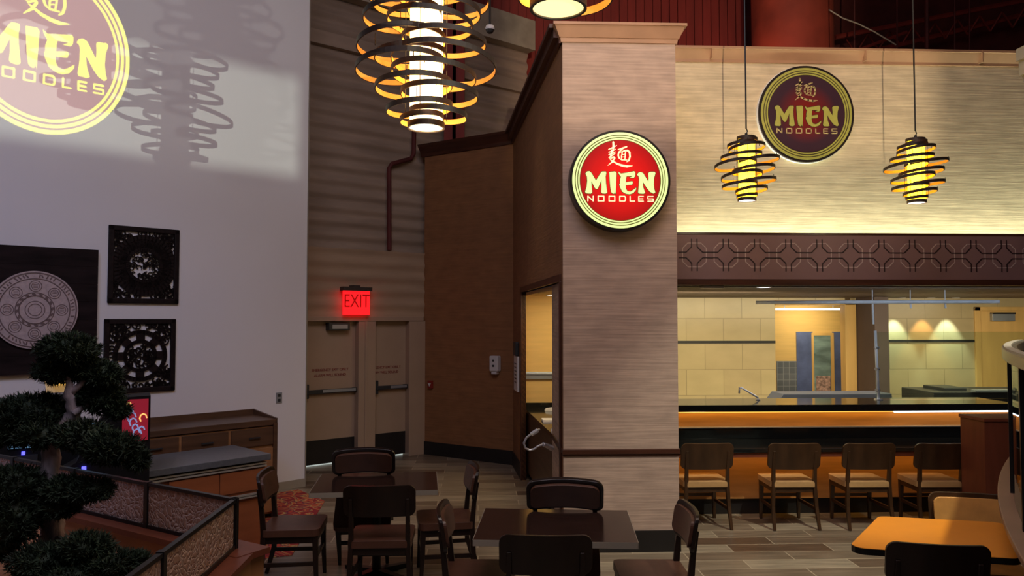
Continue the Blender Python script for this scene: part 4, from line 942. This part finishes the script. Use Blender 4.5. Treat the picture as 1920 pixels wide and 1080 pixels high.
def carved(label, px, kind):
    s_, z_, w_, h_ = artloc(*px); o = thing('carved_wall_panel', label, 'wall art', wl(s_, z_, 0.004), rzL, 'square carved wall panels')
    hw, hh = w_/2, h_/2; f = MB(); b = 0.055
    for (x0_, x1_, z0_, z1_) in ((-hw,hw,hh-b,hh),(-hw,hw,-hh,-hh+b),(-hw,-hw+b,-hh,hh),(hw-b,hw,-hh,hh)): f.box(x0_,x1_,-0.032,0,z0_,z1_)
    f.build('frame', M['carving'], o, bevel=0.008)
    c = MB(); rnd = random.Random(kind); m = min(hw, hh)-b
    def curl(cx_, cz_, r, a0, turns, w2):
        pts = [(cx_+r*(1-k/14*0.75)*math.cos(a0+turns*2*math.pi*k/14), cz_+r*(1-k/14*0.75)*math.sin(a0+turns*2*math.pi*k/14)) for k in range(15)]; fret(c, pts, w2*0.62, 0.004, 0.018)
    rings_ = ((m*0.99,0.05),(m*0.56,0.035)) if kind == 1 else ((m*0.82,0.045),(m*0.50,0.035))
    for r, w2 in rings_: fret(c, arcpts(0,0,r,0,2*math.pi,48), w2, 0.003, 0.02)
    if kind == 1:
        fret(c, arcpts(0,0,m*0.74,0,2*math.pi,48), 0.10, 0.003, 0.014)
        for k in range(70):
            a = rnd.uniform(0, 6.28); r = m*0.52*math.sqrt(rnd.random()); curl(r*math.cos(a), r*math.sin(a), rnd.uniform(0.02,0.04), rnd.uniform(0,6), 0.8, 0.013)
        for k in range(24):
            a = k*math.pi/12; curl(m*0.9*math.cos(a), m*0.9*math.sin(a), 0.035, a, 0.9, 0.02)
    else:
        for k in range(8):
            a = math.pi/8+k*math.pi/4-math.pi/8; fret(c, [(m*0.50*math.cos(a), m*0.50*math.sin(a)), (m*0.82*math.cos(a), m*0.82*math.sin(a))], 0.085, 0.003, 0.02)
        for k in range(46):
            a = rnd.uniform(0, 6.28); r = m*0.46*math.sqrt(rnd.random()); curl(r*math.cos(a), r*math.sin(a), rnd.uniform(0.025,0.05), rnd.uniform(0,6), 0.8, 0.02)
    for sx in (-1,1):
        for sz in (-1,1):
            for k in range(24):
                x, z = rnd.uniform(0.42,1.02)*m*sx, rnd.uniform(0.42,1.02)*m*(hh-b)/m*sz
                if math.hypot(x, z) > m*(0.92 if kind == 1 else 0.80): curl(x, z, rnd.uniform(0.03,0.055), rnd.uniform(0,6), 0.85, 0.022)
    for k in range(26):
        e = rnd.choice((0,1,2,3)); t_ = rnd.uniform(-1,1); x, z = ((t_*hw*0.85, hh-b-0.02),(t_*hw*0.85,-hh+b+0.02),(hw-b-0.02,t_*hh*0.85),(-hw+b+0.02,t_*hh*0.85))[e]; curl(x, z, 0.035, rnd.uniform(0,6), 0.8, 0.018)
    c.build('fretwork', M['carving'], o)
carved('upper square dark carved fretwork panel on the white wall', (200,426,333,569), 1)
carved('lower square carved panel with an open ring of eight slots', (195,598,329,735), 2)
s_, z_, w_, h_ = artloc(-60, 461, 179, 697)
s_r = wlx(179.5); z0_, z1_ = wlz(100, 697), wlz(100, 467); wA = (z1_-z0_)*1.02
o = thing('medallion_panel', 'large dark plank wall panel bearing a pale round medallion at the left edge', 'wall art', wl(s_r+wA/2, (z0_+z1_)/2, 0.01), rzL)
mb = MB(); 
for k in range(7): mb.box(-wA/2, wA/2, -0.05, 0, -wA/2+wA/7*k+0.002, -wA/2+wA/7*(k+1))
mb.build('plank_backing', M['plank'], o)
cxm = -(wlx(62)-(s_r+wA/2)); czm = wlz(62,581)-(z0_+z1_)/2; rm = (wlz(62,509)-wlz(62,654))/2
md = MB(); md.prism(arcpts(cxm,czm,rm,0,2*math.pi,72)[:-1], (0,0,0), X_, Z_, N_, 0.05, 0.075)
mdo = md.build('medallion', M['disc'], o)
dk = MB()
def circ(cx_, cz_, r, w2, n=40): fret(dk, arcpts(cx_,cz_,r,0,2*math.pi,n), w2, 0.075, 0.078)
for r, w2 in ((0.95,0.012),(0.80,0.010),(0.44,0.008),(0.36,0.012),(0.22,0.006),(0.15,0.006)): circ(cxm, czm, rm*r, w2, 56)
for k in range(8):
    a = k*math.pi/4; x, z = cxm+rm*0.61*math.cos(a), czm+rm*0.61*math.sin(a); circ(x, z, rm*0.14, 0.006, 20); circ(x, z, rm*0.09, 0.005, 14)
    for j in range(3): fret(dk, [(x-rm*0.05, z+rm*0.04*(j-1)), (x+rm*0.05, z+rm*0.04*(j-1))], 0.004, 0.075, 0.078)
rnd = random.Random(5)
for k in range(64):
    a = k*math.pi/32; 
    if rnd.random() < 0.8: fret(dk, [(cxm+rm*0.84*math.cos(a), czm+rm*0.84*math.sin(a)), (cxm+rm*0.91*math.cos(a+rnd.uniform(-.03,.06)), czm+rm*0.91*math.sin(a+0.02))], 0.012, 0.075, 0.078)
for k in range(16):
    a = k*math.pi/8; fret(dk, [(cxm+rm*0.38*math.cos(a), czm+rm*0.38*math.sin(a)), (cxm+rm*0.42*math.cos(a+0.15), czm+rm*0.42*math.sin(a+0.15))], 0.02, 0.075, 0.078)
dk.build('incised_lines', M['discline'], mdo)

# ------------------------------------------------------------------ chairs
def make_chair(name, label, wood, leather, group=None, seatleather=None, zc=0.762, hh=0.235):
    t = thing(name, label, 'chair', (0,0,0), 0, group)
    seatleather = seatleather or leather
    s = MB().pad(0.47, 0.45, 0.055, 0.05, 0.0, lambda u, v, tt: Vector((u, v-0.005, 0.415+tt))); s.build('seat', seatleather, t, bevel=0.018, segs=3)
    f = MB().box(-0.21,0.21,0.175,0.20,0.36,0.414).box(-0.21,0.21,-0.21,-0.185,0.36,0.414).box(-0.215,-0.19,-0.2,0.19,0.36,0.414).box(0.19,0.215,-0.2,0.19,0.36,0.414); f.build('seat_frame', wood, t, bevel=0.004)
    for sx in (-1, 1):
        MB().bar([(0.195*sx, 0.185, 0.41), (0.197*sx, 0.19, 0.2), (0.20*sx, 0.20, 0)], [0.045,0.036,0.028], [0.045,0.036,0.028]).build('leg', wood, t, bevel=0.004)
        MB().bar([(0.225*sx, -0.275, 0), (0.218*sx, -0.215, 0.22), (0.208*sx, -0.205, 0.44), (0.208*sx, -0.222, 0.62), (0.208*sx, -0.250, 0.78)], [0.028,0.034,0.036,0.032,0.026], [0.03,0.038,0.042,0.034,0.024]).build('leg', wood, t, bevel=0.004)
        MB().bar([(0.2*sx, 0.185, 0.2), (0.213*sx, -0.21, 0.2)], 0.02, 0.03).build('stretcher', wood, t)
    MB().bar([(-0.2, 0.19, 0.25), (0.2, 0.19, 0.25)], 0.03, 0.02, (0,0,1)).build('stretcher', wood, t)
    # shell: outer curved panel; u wide, v tall
    MB().pad(0.53, hh, 0.024, 0.055, -0.035, lambda u, v, tt: Vector((u, -0.245-v*0.17-tt, zc+v))).build('backrest', wood, t, bevel=0.008, segs=2)
    MB().pad(0.475, hh-0.06, -0.022, 0.045, -0.029, lambda u, v, tt: Vector((u, -0.245-v*0.17-tt, zc+v))).build('back_pad', leather, t, bevel=0.010, segs=3)
    return t
def place(o, r_, d_, ang, label, group=None, first=False):
    loc = W(r_, d_); rz = R(ang-90)-PHI
    if first: o.location = loc; o.rotation_euler = (0,0,rz); o['label'] = label; return o
    return dup(o, label, loc, rz, group)
def seatat(px_c, D_back, ang, tuck=0.25):
    pass
GC = 'leather dining chairs around the dark tables'
ch = make_chair('dining_chair', 'x', M['chairwood'], M['leather'], GC)
# positions: centre of seat; angle = direction the sitter faces (90 = away from the camera)
place(ch, (710-960)/F*5.68, 5.68+0.25, 93, 'dark dining chair seen from behind at the near side of the left dark table', first=True)
place(ch, (1025-960)/F*4.40, 4.40+0.25, 88, 'dark dining chair seen from behind at the near side of the right dark table')
place(ch, -1.73, 6.22, 5, 'dining chair left of the left dark table, facing right')
place(ch, -0.56, 6.42, 190, 'dining chair right of the left dark table, facing left')
place(ch, -0.20, 5.04, 0, 'dining chair in the gap between both dark tables, facing the right table')
place(ch, 0.90, 5.04, 180, 'dining chair right of the right dark table, beside the pillar foot')
for (r_, d_, a_, lab) in ((0.37, 5.42, -94, 'brown leather dining chair tipped against the far edge of the right dark table'), (-1.27, 6.66, -83, 'brown leather dining chair tipped against the far edge of the left dark table')):
    c = dup(ch, lab, (0,0,0), R(a_-90)-PHI)
    tip = R(34); rz = R(a_-90)-PHI
    Rm = Matrix.Rotation(rz, 4, 'Z') @ Matrix.Rotation(-tip, 4, 'X')
    c.rotation_euler = Rm.to_euler()
    foot = Rm @ Vector((0, 0.21, 0)); padb = Rm @ Vector((0, -0.225, 0.645))
    tgt = W(r_, d_, 0.0); c.location = Vector((tgt.x-padb.x, tgt.y-padb.y, -foot.z))
GS = 'wooden chairs along the bar'
stl = make_chair('bar_chair', 'x', M['stoolwood'], M['tanleather'], GS, zc=0.725, hh=0.265)
labs = ['brown wooden chair at the bar, leftmost, partly behind the pillar', 'brown wooden chair at the bar, second from the pillar', 'brown wooden chair at the bar, third from the pillar', 'brown wooden chair at the bar, rightmost, beside the red-brown half wall']
for i, (px, a_) in enumerate(((1322, 93), (1486, 91), (1625, 91), (1760, 90))):
    dn = 7.72
    place(stl, (px-960)/F*dn, dn+0.25, a_, labs[i], first=(i == 0))
    
oc = make_chair('booth_chair', 'chair with an orange leather back at the far side of the orange table', M['stoolwood'], M['orangeleather'])
place(oc, 3.13, 5.17, -104, oc['label'], first=True)
dc = dup(ch, 'dark chair back in front of the orange table at the bottom right', W(2.36, 4.47), R(80-90)-PHI)
dc['group'] = 'chairs at the orange table'; oc['group'] = 'chairs at the orange table'

# ------------------------------------------------------------------ tables
def make_table(label, corner, ang, w_, dpt, group):
    t = thing('dining_table', label, 'table', W(corner[0], corner[1]), R(ang)-PHI, group)
    MB().box(0.004,w_-0.004,0.004,dpt-0.004,0.725,0.76).build('tabletop', M['tabletop'], t)
    e = MB().box(0,w_,0,0.005,0.722,0.759).box(0,w_,dpt-0.005,dpt,0.722,0.759).box(0,0.005,0,dpt,0.722,0.759).box(w_-0.005,w_,0,dpt,0.722,0.759); e.build('edge_band', M['alu'], t)
    MB().tube([(w_/2,dpt/2,0.03),(w_/2,dpt/2,0.72)], 0.035, 16).build('pedestal', M['black'], t)
    b = MB(); 
    for a in range(4):
        c_, s_2 = math.cos(a*math.pi/2+math.pi/4), math.sin(a*math.pi/2+math.pi/4); b.bar([(w_/2,dpt/2,0.035),(w_/2+c_*0.36,dpt/2+s_2*0.30,0.018)], [0.07,0.05], [0.05,0.03], (-s_2,c_,0))
    b.build('base', M['black'], t); MB().box(w_/2-0.2,w_/2+0.2,dpt/2-0.2,dpt/2+0.2,0.70,0.722).build('top_plate', M['black'], t)
    return t
make_table('dark square-edged table farther away at left, below the exit doors', (-1.56, 5.95), 6.5, 0.99, 0.74, 'dark dining tables')
make_table('dark table nearer the pillar reflecting a bright patch', (-0.24, 4.71), -3.6, 1.0, 0.78, 'dark dining tables')
# orange table
t = thing('booth_table', 'bright orange table top at the lower right beside the curved display', 'table')
Q = [(1.97,4.56),(2.49,5.27),(3.24,5.10),(2.84,4.34)]
def rounded(P, r, n=6):
    out = []
    for i in range(len(P)):
        p, a, b = Vector(P[i]), Vector(P[i-1]), Vector(P[(i+1) % len(P)]); u = (a-p).normalized(); v = (b-p).normalized(); h = (u+v).normalized()
        ang = u.angle(v)/2; d_ = r/math.tan(ang); c = p+h*(r/math.sin(ang)); s0_, s1_ = p+u*d_, p+v*d_
        for k in range(n+1):
            q_ = (s0_*(1-k/n)+s1_*(k/n))-c; out.append(tuple(c+q_.normalized()*r))
    return out
PW = [tuple(W(*p).xy) for p in rounded(Q, 0.07)]
MB().prism(PW, (0,0,0), X_, (0,1,0), Z_, 0.735, 0.76).build('tabletop', M['orange'], t)
ctr = Vector((sum(p[0] for p in PW)/len(PW), sum(p[1] for p in PW)/len(PW)))
PE = [tuple(ctr+(Vector(p)-ctr)*1.006) for p in PW]
MB().prism(PE, (0,0,0), X_, (0,1,0), Z_, 0.722, 0.7575).build('edge_band', M['black'], t)
MB().tube([(ctr.x,ctr.y,0.02),(ctr.x,ctr.y,0.73)], 0.035, 16).build('pedestal', M['black'], t); MB().lathe([(0,0.03),(0.25,0.015),(0.25,0)], (ctr.x,ctr.y,0)).build('base', M['black'], t)

# ------------------------------------------------------------------ half wall and curved display at the right
o = thing('half_wall', 'red-brown half wall standing between the bar chairs and the display', 'half wall')
a = W((1840-960)/F*7.30, 7.30); x1_ = a.x+0.75; zt = 1.155
MB().box(a.x, x1_, a.y, 7.46, 0, zt-0.03).build('body', M['redwood'], o); MB().box(a.x-0.012, x1_, a.y-0.012, 7.47, zt-0.03, zt).build('cap', M['redwood'], o, bevel=0.004)
cv = thing('display_counter', 'curved glass display case on a wood rimmed round counter at the right edge', 'display case')
TP = Vector((2.93,4.68)); RAD = 13.0; nrm = Vector((0.848,-0.53)); CC = TP+nrm*RAD
th0 = math.atan2(-nrm.y, -nrm.x)
def arc(dr, s_):                            # s metres along the rim away from the camera, dr inward
    a = th0-s_/RAD; c = CC+Vector((math.cos(a), math.sin(a)))*(RAD-dr); return c
def curved(mb, d0, d1, z0_, z1_, s0_, s1_, n=40):
    v = []
    for k in range(n+1):
        s_ = s0_+(s1_-s0_)*k/n; a, b = arc(d0, s_), arc(d1, s_)
        for p, z in ((a,z0_),(b,z0_),(b,z1_),(a,z1_)): v.append(W(p.x,p.y,z))
    fs = []
    for k in range(n):
        for j in range(4): fs.append((k*4+j, k*4+(j+1)%4, (k+1)*4+(j+1)%4, (k+1)*4+j))
    m = n*4; fs += [(3,2,1,0),(m,m+1,m+2,m+3)]
    return mb.add(v, fs)
SA, SB = -2.2, 1.7
curved(MB(), 0.0, 0.085, 1.02, 1.055, SA, SB).build('wood_rim', mat('brown_rim_wood', (0.27,0.15,0.10), 0.4), cv, bevel=0.006)
curved(MB(), 0.45, 0.9, 0.0, 1.02, SA, SB).build('counter_body', M['cabdark'], cv)
curved(MB(), 0.085, 0.9, 1.0, 1.05, SA, SB).build('stone_deck', M['blackstone'], cv)
curved(MB(), 0.080, 0.088, 1.055, 1.87, SA, SB-0.05).build('glass_front', M['glass'], cv)
curved(MB(), 0.04, 0.12, 1.865, 1.925, SA, SB).build('metal_band', mat('bronze_band', (0.30, 0.26, 0.22), 0.25, 0.9, 0.1), cv, bevel=0.004)
curved(MB(), 0.05, 0.09, 1.925, 1.935, SA, SB).build('band_lip', M['alu'], cv)
for s_ in (-1.95,-0.97,0.0,1.0,1.60):
    curved(MB(), 0.065, 0.10, 1.05, 1.87, s_, s_+0.04, 1).build('mullion', M['black'], cv)
curved(MB(), 0.22, 0.24, 1.06, 1.55, SA, SB-0.2).build('label_board', M['label_panel'], cv)
mb = MB(); rnd = random.Random(2)
for i in range(60):
    for j in range(7):
        if rnd.random() < 0.8:
            s_ = SA+0.06*i+0.01; curved(mb, 0.217, 0.22, 1.12+j*0.06, 1.13+j*0.06+rnd.uniform(0.005,0.015), s_, s_+rnd.uniform(0.02,0.045), 1)
mb.build('label_text', M['charcoal'], cv)
curved(MB(), 0.25, 0.6, 1.56, 1.575, SA, SB-0.2).build('shelf', M['steel'], cv)

# ------------------------------------------------------------------ left side: carpet, cabinets, kiosks, planter booth, bonsai
fl = [W(-4.6,5.2), W(-2.25,8.2), W(-2.9,8.9), W(-6.5,6.0)]
cp = [(-5.2,5.4),(-1.95,6.9),(-2.15,8.9),(-2.62,9.5),(-6.2,6.2)]
tag(MB().prism([tuple(W(*p).xy) for p in cp], (0,0,0), X_, (0,1,0), Z_, 0.001, 0.008).build('carpet', M['carpet']), 'patterned red and orange carpet on the floor in front of the cabinets', 'carpet')
def corner_thing(name, label, cat, r_, d_, ang, **k):
    return thing(name, label, cat, W(r_, d_), R(ang)-PHI, **k)
# local +x runs to the right along the front face, +y into depth. tall cabinet
t = corner_thing('cabinet', 'tall brown wooden cabinet with a rimmed top against the white wall', 'cabinet', (520-960)/F*8.15, 8.15, 44)
Wd = 1.5; Dp = 0.55
MB().box(-Wd, 0, 0.02, Dp-0.02, 0.06, 0.97).build('body', M['cabwood'], t)
MB().box(-Wd-0.02, 0.02, 0.0, Dp+0.01, 0.98, 1.04).build('worktop', M['cabdark'], t, bevel=0.005)
mb = MB().box(-Wd,0.02,Dp-0.02,Dp+0.01,1.04,1.10); mb.hexa([(0.0,0,1.04),(0.02,0,1.04),(0.02,Dp,1.04),(0.0,Dp,1.04)], [(0.0,0,1.05),(0.02,0,1.05),(0.02,Dp,1.10),(0.0,Dp,1.10)]); mb.build('top_rim', M['cabdark'], t)
MB().box(0.0,0.015,0.0,Dp,0.0,1.04).box(-0.03,0.015,-0.012,0.02,0,1.0).build('end_panel', M['cabdark'], t)
for k in range(3):
    x0_ = -0.49*(k+1)+0.01; d_ = MB().box(x0_,x0_+0.46,0.0,0.02,0.78,0.96).build('drawer', M['cabdark'], t, bevel=0.004); MB().bar([(x0_+0.18,-0.02,0.87),(x0_+0.30,-0.02,0.87)],0.012,0.012,(0,0,1)).build('handle', M['charcoal'], d_)
    d_ = MB().box(x0_,x0_+0.46,0.0,0.02,0.08,0.75).build('door', M['cabwood'], t, bevel=0.004); kx_ = x0_+(0.42 if k % 2 else 0.04); MB().tube([(kx_,0.0,0.66),(kx_,-0.03,0.66)],0.014,8).build('knob', M['alu'], d_)
# black topped service counter
t = corner_thing('service_counter', 'low orange-brown service counter with a black top and steel trims', 'counter', (503-960)/F*7.05, 7.05, 47)
Wd = 1.1; Dp = 0.66
MB().box(-Wd, 0, 0.02, Dp, 0.0, 0.80).build('body', mat('orange_brown_laminate', (0.33, 0.10, 0.035), 0.4, 0, 0.12, (2, 2, 12)), t)
MB().box(-Wd, 0.03, -0.03, Dp+0.02, 0.815, 0.87).build('worktop', mat('dark_grey_laminate', (0.12, 0.125, 0.135), 0.3, 0, 0.15, (30, 30, 30)), t, bevel=0.004)
mb = MB()
for z in (0.76, 0.785, 0.50, 0.52): mb.box(-Wd, 0.0, -0.012, 0.02, z, z+0.014)
mb.build('steel_trim', M['alu'], t)
for k in range(2):
    x0_ = -0.44*(k+1)+0.005; MB().box(x0_, x0_+0.43, 0.0, 0.02, 0.56, 0.745).build('drawer', _m['orange_brown_laminate'], t, bevel=0.003)

# patterned screen round the planter
kB = 0.925
c0 = Vector((-0.3576*4.4, 4.4)); f1 = (Vector((-2.63, 1.63))).normalized(); f2 = Vector((0.04,-1.0)).normalized()
ps = thing('planter_booth', 'low orange-brown planter wall topped by bubbled panels in black frames', 'planter')
def seg_w(P, dirv, s_, z, off=0.0):
    n = Vector((-dirv.y, dirv.x)); p = P+dirv*s_+n*off; return W(p.x, p.y, z)
def pbox(mb, dirv, s0_, s1_, z0_, z1_, o0, o1):
    q_ = [seg_w(c0,dirv,s0_,0,o0), seg_w(c0,dirv,s1_,0,o0), seg_w(c0,dirv,s1_,0,o1), seg_w(c0,dirv,s0_,0,o1)]
    return mb.hexa([(p.x,p.y,z0_) for p in q_], [(p.x,p.y,z1_) for p in q_])
L1, L2 = 3.2, 1.9
zc0, zr = 0.80, 1.08
for dirv, L, sg in ((f1, L1, 1), (f2, L2, 1)):
    out = -0.13 if dirv is f1 else 0.13
    inn = -out
    pbox(MB(), dirv, -0.12 if dirv is f1 else -0.05, L, 0, zc0-0.035, out*0.85, inn*0.6).build('wall_base', M['cabwood'], ps)
    pbox(MB(), dirv, -0.15 if dirv is f1 else -0.08, L, zc0-0.035, zc0-(0.0 if dirv is f1 else 0.003), out, inn*0.8).build('wall_cap', M['redwood'], ps)
    mb = MB(); pbox(mb, dirv, 0, L, zr-0.02, zr, -0.014, 0.014); pbox(mb, dirv, 0, L, zc0+0.0, zc0+0.022, -0.014, 0.014); mb.build('rail', M['black'], ps)
    segs = (0.0, 0.80, 1.62, 2.44, 3.2) if dirv is f1 else (0.0, 0.98, 1.9)
    for i in range(len(segs)-1):
        pbox(MB(), dirv, segs[i]+(0.0 if i else -0.016), segs[i]+0.035 if i else 0.016, zc0, zr+0.004, -0.018, 0.018).build('post', M['black'], ps)
        pbox(MB(), dirv, segs[i]+0.03, segs[i+1], zc0+0.02, zr-0.02, -0.005, 0.005).build('bubbled_panel', M['bubble'], ps)
pin = [c0+f1*0.06+f2*0.06, c0+f1*L1+f2*0.06, c0+f1*L1+f2*L2, c0+f2*L2+f1*0.06]
MB().prism([tuple(W(p.x,p.y).xy) for p in pin], (0,0,0), X_, (0,1,0), Z_, 0.3, 0.66).build('planter_fill', M['soil'], ps)

# bonsai
TD = 4.1
tr_ = thing('bonsai_tree', 'dark artificial bonsai juniper with cloud-like needle pads in the planter', 'tree', onD(106, 1065, TD))
def tl(px, py, dd_=0.0): p = onD(px, py, TD+dd_); return p-tr_.location
tr_.location.z = 0.66
def skin(pts, rs):
    mb = MB(); P = [Vector(p) for p in pts]; out = []; rr_ = []
    for i in range(len(P)-1):
        for k in range(4): t_ = k/4; out.append(P[i].lerp(P[i+1], t_)+Vector((random.uniform(-1,1),random.uniform(-1,1),0))*rs[i]*0.16); rr_.append((rs[i]*(1-t_)+rs[i+1]*t_)*random.uniform(0.88,1.12))
    out.append(P[-1]); rr_.append(rs[-1]); return mb.tube(out, rr_, 12)
pxm = TD/F
trunk = [(106,1090,0),(106,1010,0),(108,969,0.02),(112,920,0),(101,884,-0.02),(103,830,0),(120,800,0.03),(142,775,0.03),(134,740,0),(132,700,0)]
skin([tl(*p) for p in trunk], [x*pxm for x in (26,22,18,17,17,16,14,12,9,5)]).build('trunk', M['bark'], tr_, smooth=True)
for a, b in (((112,915,0),(170,925,-0.1)),((101,884,0),(40,915,-0.1)),((103,830,0),(50,800,0.1)),((120,800,0),(200,830,-0.1)),((142,775,0),(190,755,0.1)),((106,1000,0),(180,1040,-0.15)),((134,740,0),(190,700,0.05))):
    pa_, pb_ = tl(*a), tl(*b); MB().tube([pa_, pa_.lerp(pb_,0.5)+Vector((0,0,0.02)), pb_], [7*pxm,5*pxm,2*pxm], 8).build('branch', M['bark'], tr_, smooth=True)
pads = [((130,655,0.0),(56,30)),((105,694,0.0),(38,22)),((160,690,0.05),(36,24)),((198,702,0.05),(32,22)),((190,742,0.1),(46,32)),((225,765,0.1),(22,18)),((70,775,0.05),(64,38)),((25,790,0.0),(48,46)),((80,815,-0.05),(40,22)),((160,815,-0.05),(52,28)),((215,838,-0.1),(52,30)),((262,860,-0.1),(22,16)),((30,905,-0.1),(62,32)),((30,970,-0.15),(54,52)),((5,1010,-0.1),(34,36)),((130,915,-0.1),(40,24)),((175,915,-0.1),(44,20)),((120,945,-0.1),(40,18)),((95,1045,-0.2),(60,28)),((170,1020,-0.2),(48,24)),((215,1052,-0.2),(50,24)),((262,1048,-0.15),(28,16)),((140,1075,-0.25),(80,28))]
rn = random.Random(7)
for (pos, (rx, rz_)) in pads:
    c_ = tl(*pos); ax, az = rx*pxm, rz_*pxm; ay = ax*0.8; v = []; fs = []
    N = int(360*(rx*rz_/1600)**0.8)+160
    for i in range(N):
        u = Vector((rn.gauss(0,1), rn.gauss(0,1), rn.gauss(0,1))).normalized(); rr_ = rn.uniform(0.72,1.0)
        p = c_+Vector((u.x*ax*rr_, u.y*ay*rr_, u.z*az*rr_+ (0.012*math.sin(p_*7) if False else 0)))
        for k in range(7):
            d_ = (u*0.8+Vector((rn.uniform(-1,1), rn.uniform(-1,1), rn.uniform(-0.6,1.2)))*0.8).normalized()*rn.uniform(0.018,0.040)
            sd_ = d_.cross(Vector((rn.uniform(-1,1),rn.uniform(-1,1),1))).normalized()*0.0042
            n = len(v); b_ = p+Vector((rn.uniform(-.008,.008),rn.uniform(-.008,.008),rn.uniform(-.008,.008)))
            v += [b_-sd_, b_+sd_, b_+d_]; fs.append((n,n+1,n+2))
    mb = MB(); mb.v = [tuple(x) for x in v]; mb.f = fs
    # dense core so that the pad reads solid
    nn = 10; prof_ = [(0.78*math.sin(math.pi*k/nn), -0.78*math.cos(math.pi*k/nn)) for k in range(nn+1)]
    core = MB().lathe(prof_, (0,0,0), 14); core.v = [(c_.x+x*ax*rn.uniform(.9,1.05), c_.y+y*ay*rn.uniform(.9,1.05), c_.z+z*az*rn.uniform(.9,1.05)) for x, y, z in core.v]
    mb.add(core.v, core.f); mb.build('needle_pad', M['leaf'], tr_)

# kiosks behind the planter
k1 = corner_thing('game_kiosk', 'black game kiosk with a red picture panel standing beside the service counter', 'kiosk', (286-960)/F*6.0, 6.0, 27)
MB().prism([(-0.62,0),(-0.62,0.95),(-0.50,1.02),(-0.35,1.32),(-0.26,1.49),(0,1.50),(0,0)], (0,0,0), X_, Z_, (0,1,0), 0.02, 0.3).build('body', M['black'], k1)
a = 5.75/F
pnl = MB().box(-0.195,-0.015,0.004,0.02,1.16,1.475).build('picture_panel', M['red_art'], k1)
mb = MB()
rn2 = random.Random(3)
def blob(cx_, cz_, s_, h): 
    pts = [(cx_+s_*math.cos(q_*0.8), cz_+s_*math.sin(q_*0.8)*1.3) for q_ in range(6)]; fret(mb, pts, 0.010, -0.004, h)
for (x, z, s_) in ((-0.14,1.38,0.02),(-0.13,1.34,0.03),(-0.12,1.30,0.025),(-0.105,1.26,0.02),(-0.09,1.21,0.03),(-0.06,1.24,0.02)): blob(x, z, s_, 0.003)
mb.build('swirl', M['blue_art'], pnl)
mb = MB(); blob(-0.05,1.33,0.025,0.003); blob(-0.15,1.44,0.012,0.003); mb.build('gold_mark', M['gold_glow'], pnl)
mb = MB().hexa([(-0.58,0.0,1.19),(-0.28,0.0,1.19),(-0.28,0.02,1.19),(-0.58,0.02,1.19)],[(-0.50,0.0,1.31),(-0.34,0.0,1.31),(-0.34,0.02,1.31),(-0.50,0.02,1.31)]); mb.build('screen', M['screen_blue'], k1)
MB().box(-0.46,-0.43,-0.01,0.02,0.965,0.99).build('blue_lamp', M['blue_led'], k1)
k2 = corner_thing('game_kiosk', 'dark kiosk behind the bonsai carrying a small lit golden display', 'kiosk', (80-960)/F*6.5, 6.5, 30)
MB().box(-0.28,0.36,0.02,0.42,0,1.16).build('body', M['black'], k2); MB().box(0.0,0.30,0.1,0.4,1.16,1.46).build('topper', M['black'], k2)
MB().prism([(0.04,1.46),(0.02,1.60),(0.19,1.60),(0.19,1.46)], (0,0,0), X_, Z_, (0,1,0), 0.12, 0.32).build('display_box', M['gold_soft'], k2)
MB().lathe([(0,0),(0.05,0.01),(0.06,0.04),(0.03,0.06),(0,0.065)], (0.13,0.10,1.52), 16).lathe([(0,0),(0.03,0.01),(0.03,0.04),(0,0.05)], (0.09,0.10,1.56), 16).build('gold_figure', M['gold_glow'], k2, smooth=True)
MB().box(0.04,0.20,0.10,0.34,1.445,1.46).build('base_plate', M['whitepl'], k2)
MB().box(-0.22,-0.05,0.0,0.02,1.02,1.13).build('screen', M['screen_blue'], k2); MB().box(-0.125,-0.10,-0.01,0.02,0.965,0.99).build('blue_lamp', M['blue_led'], k2)
MB().box(-0.28,-0.01,0.0,0.02,0.88,0.96).build('shelf_front', M['charcoal'], k2)
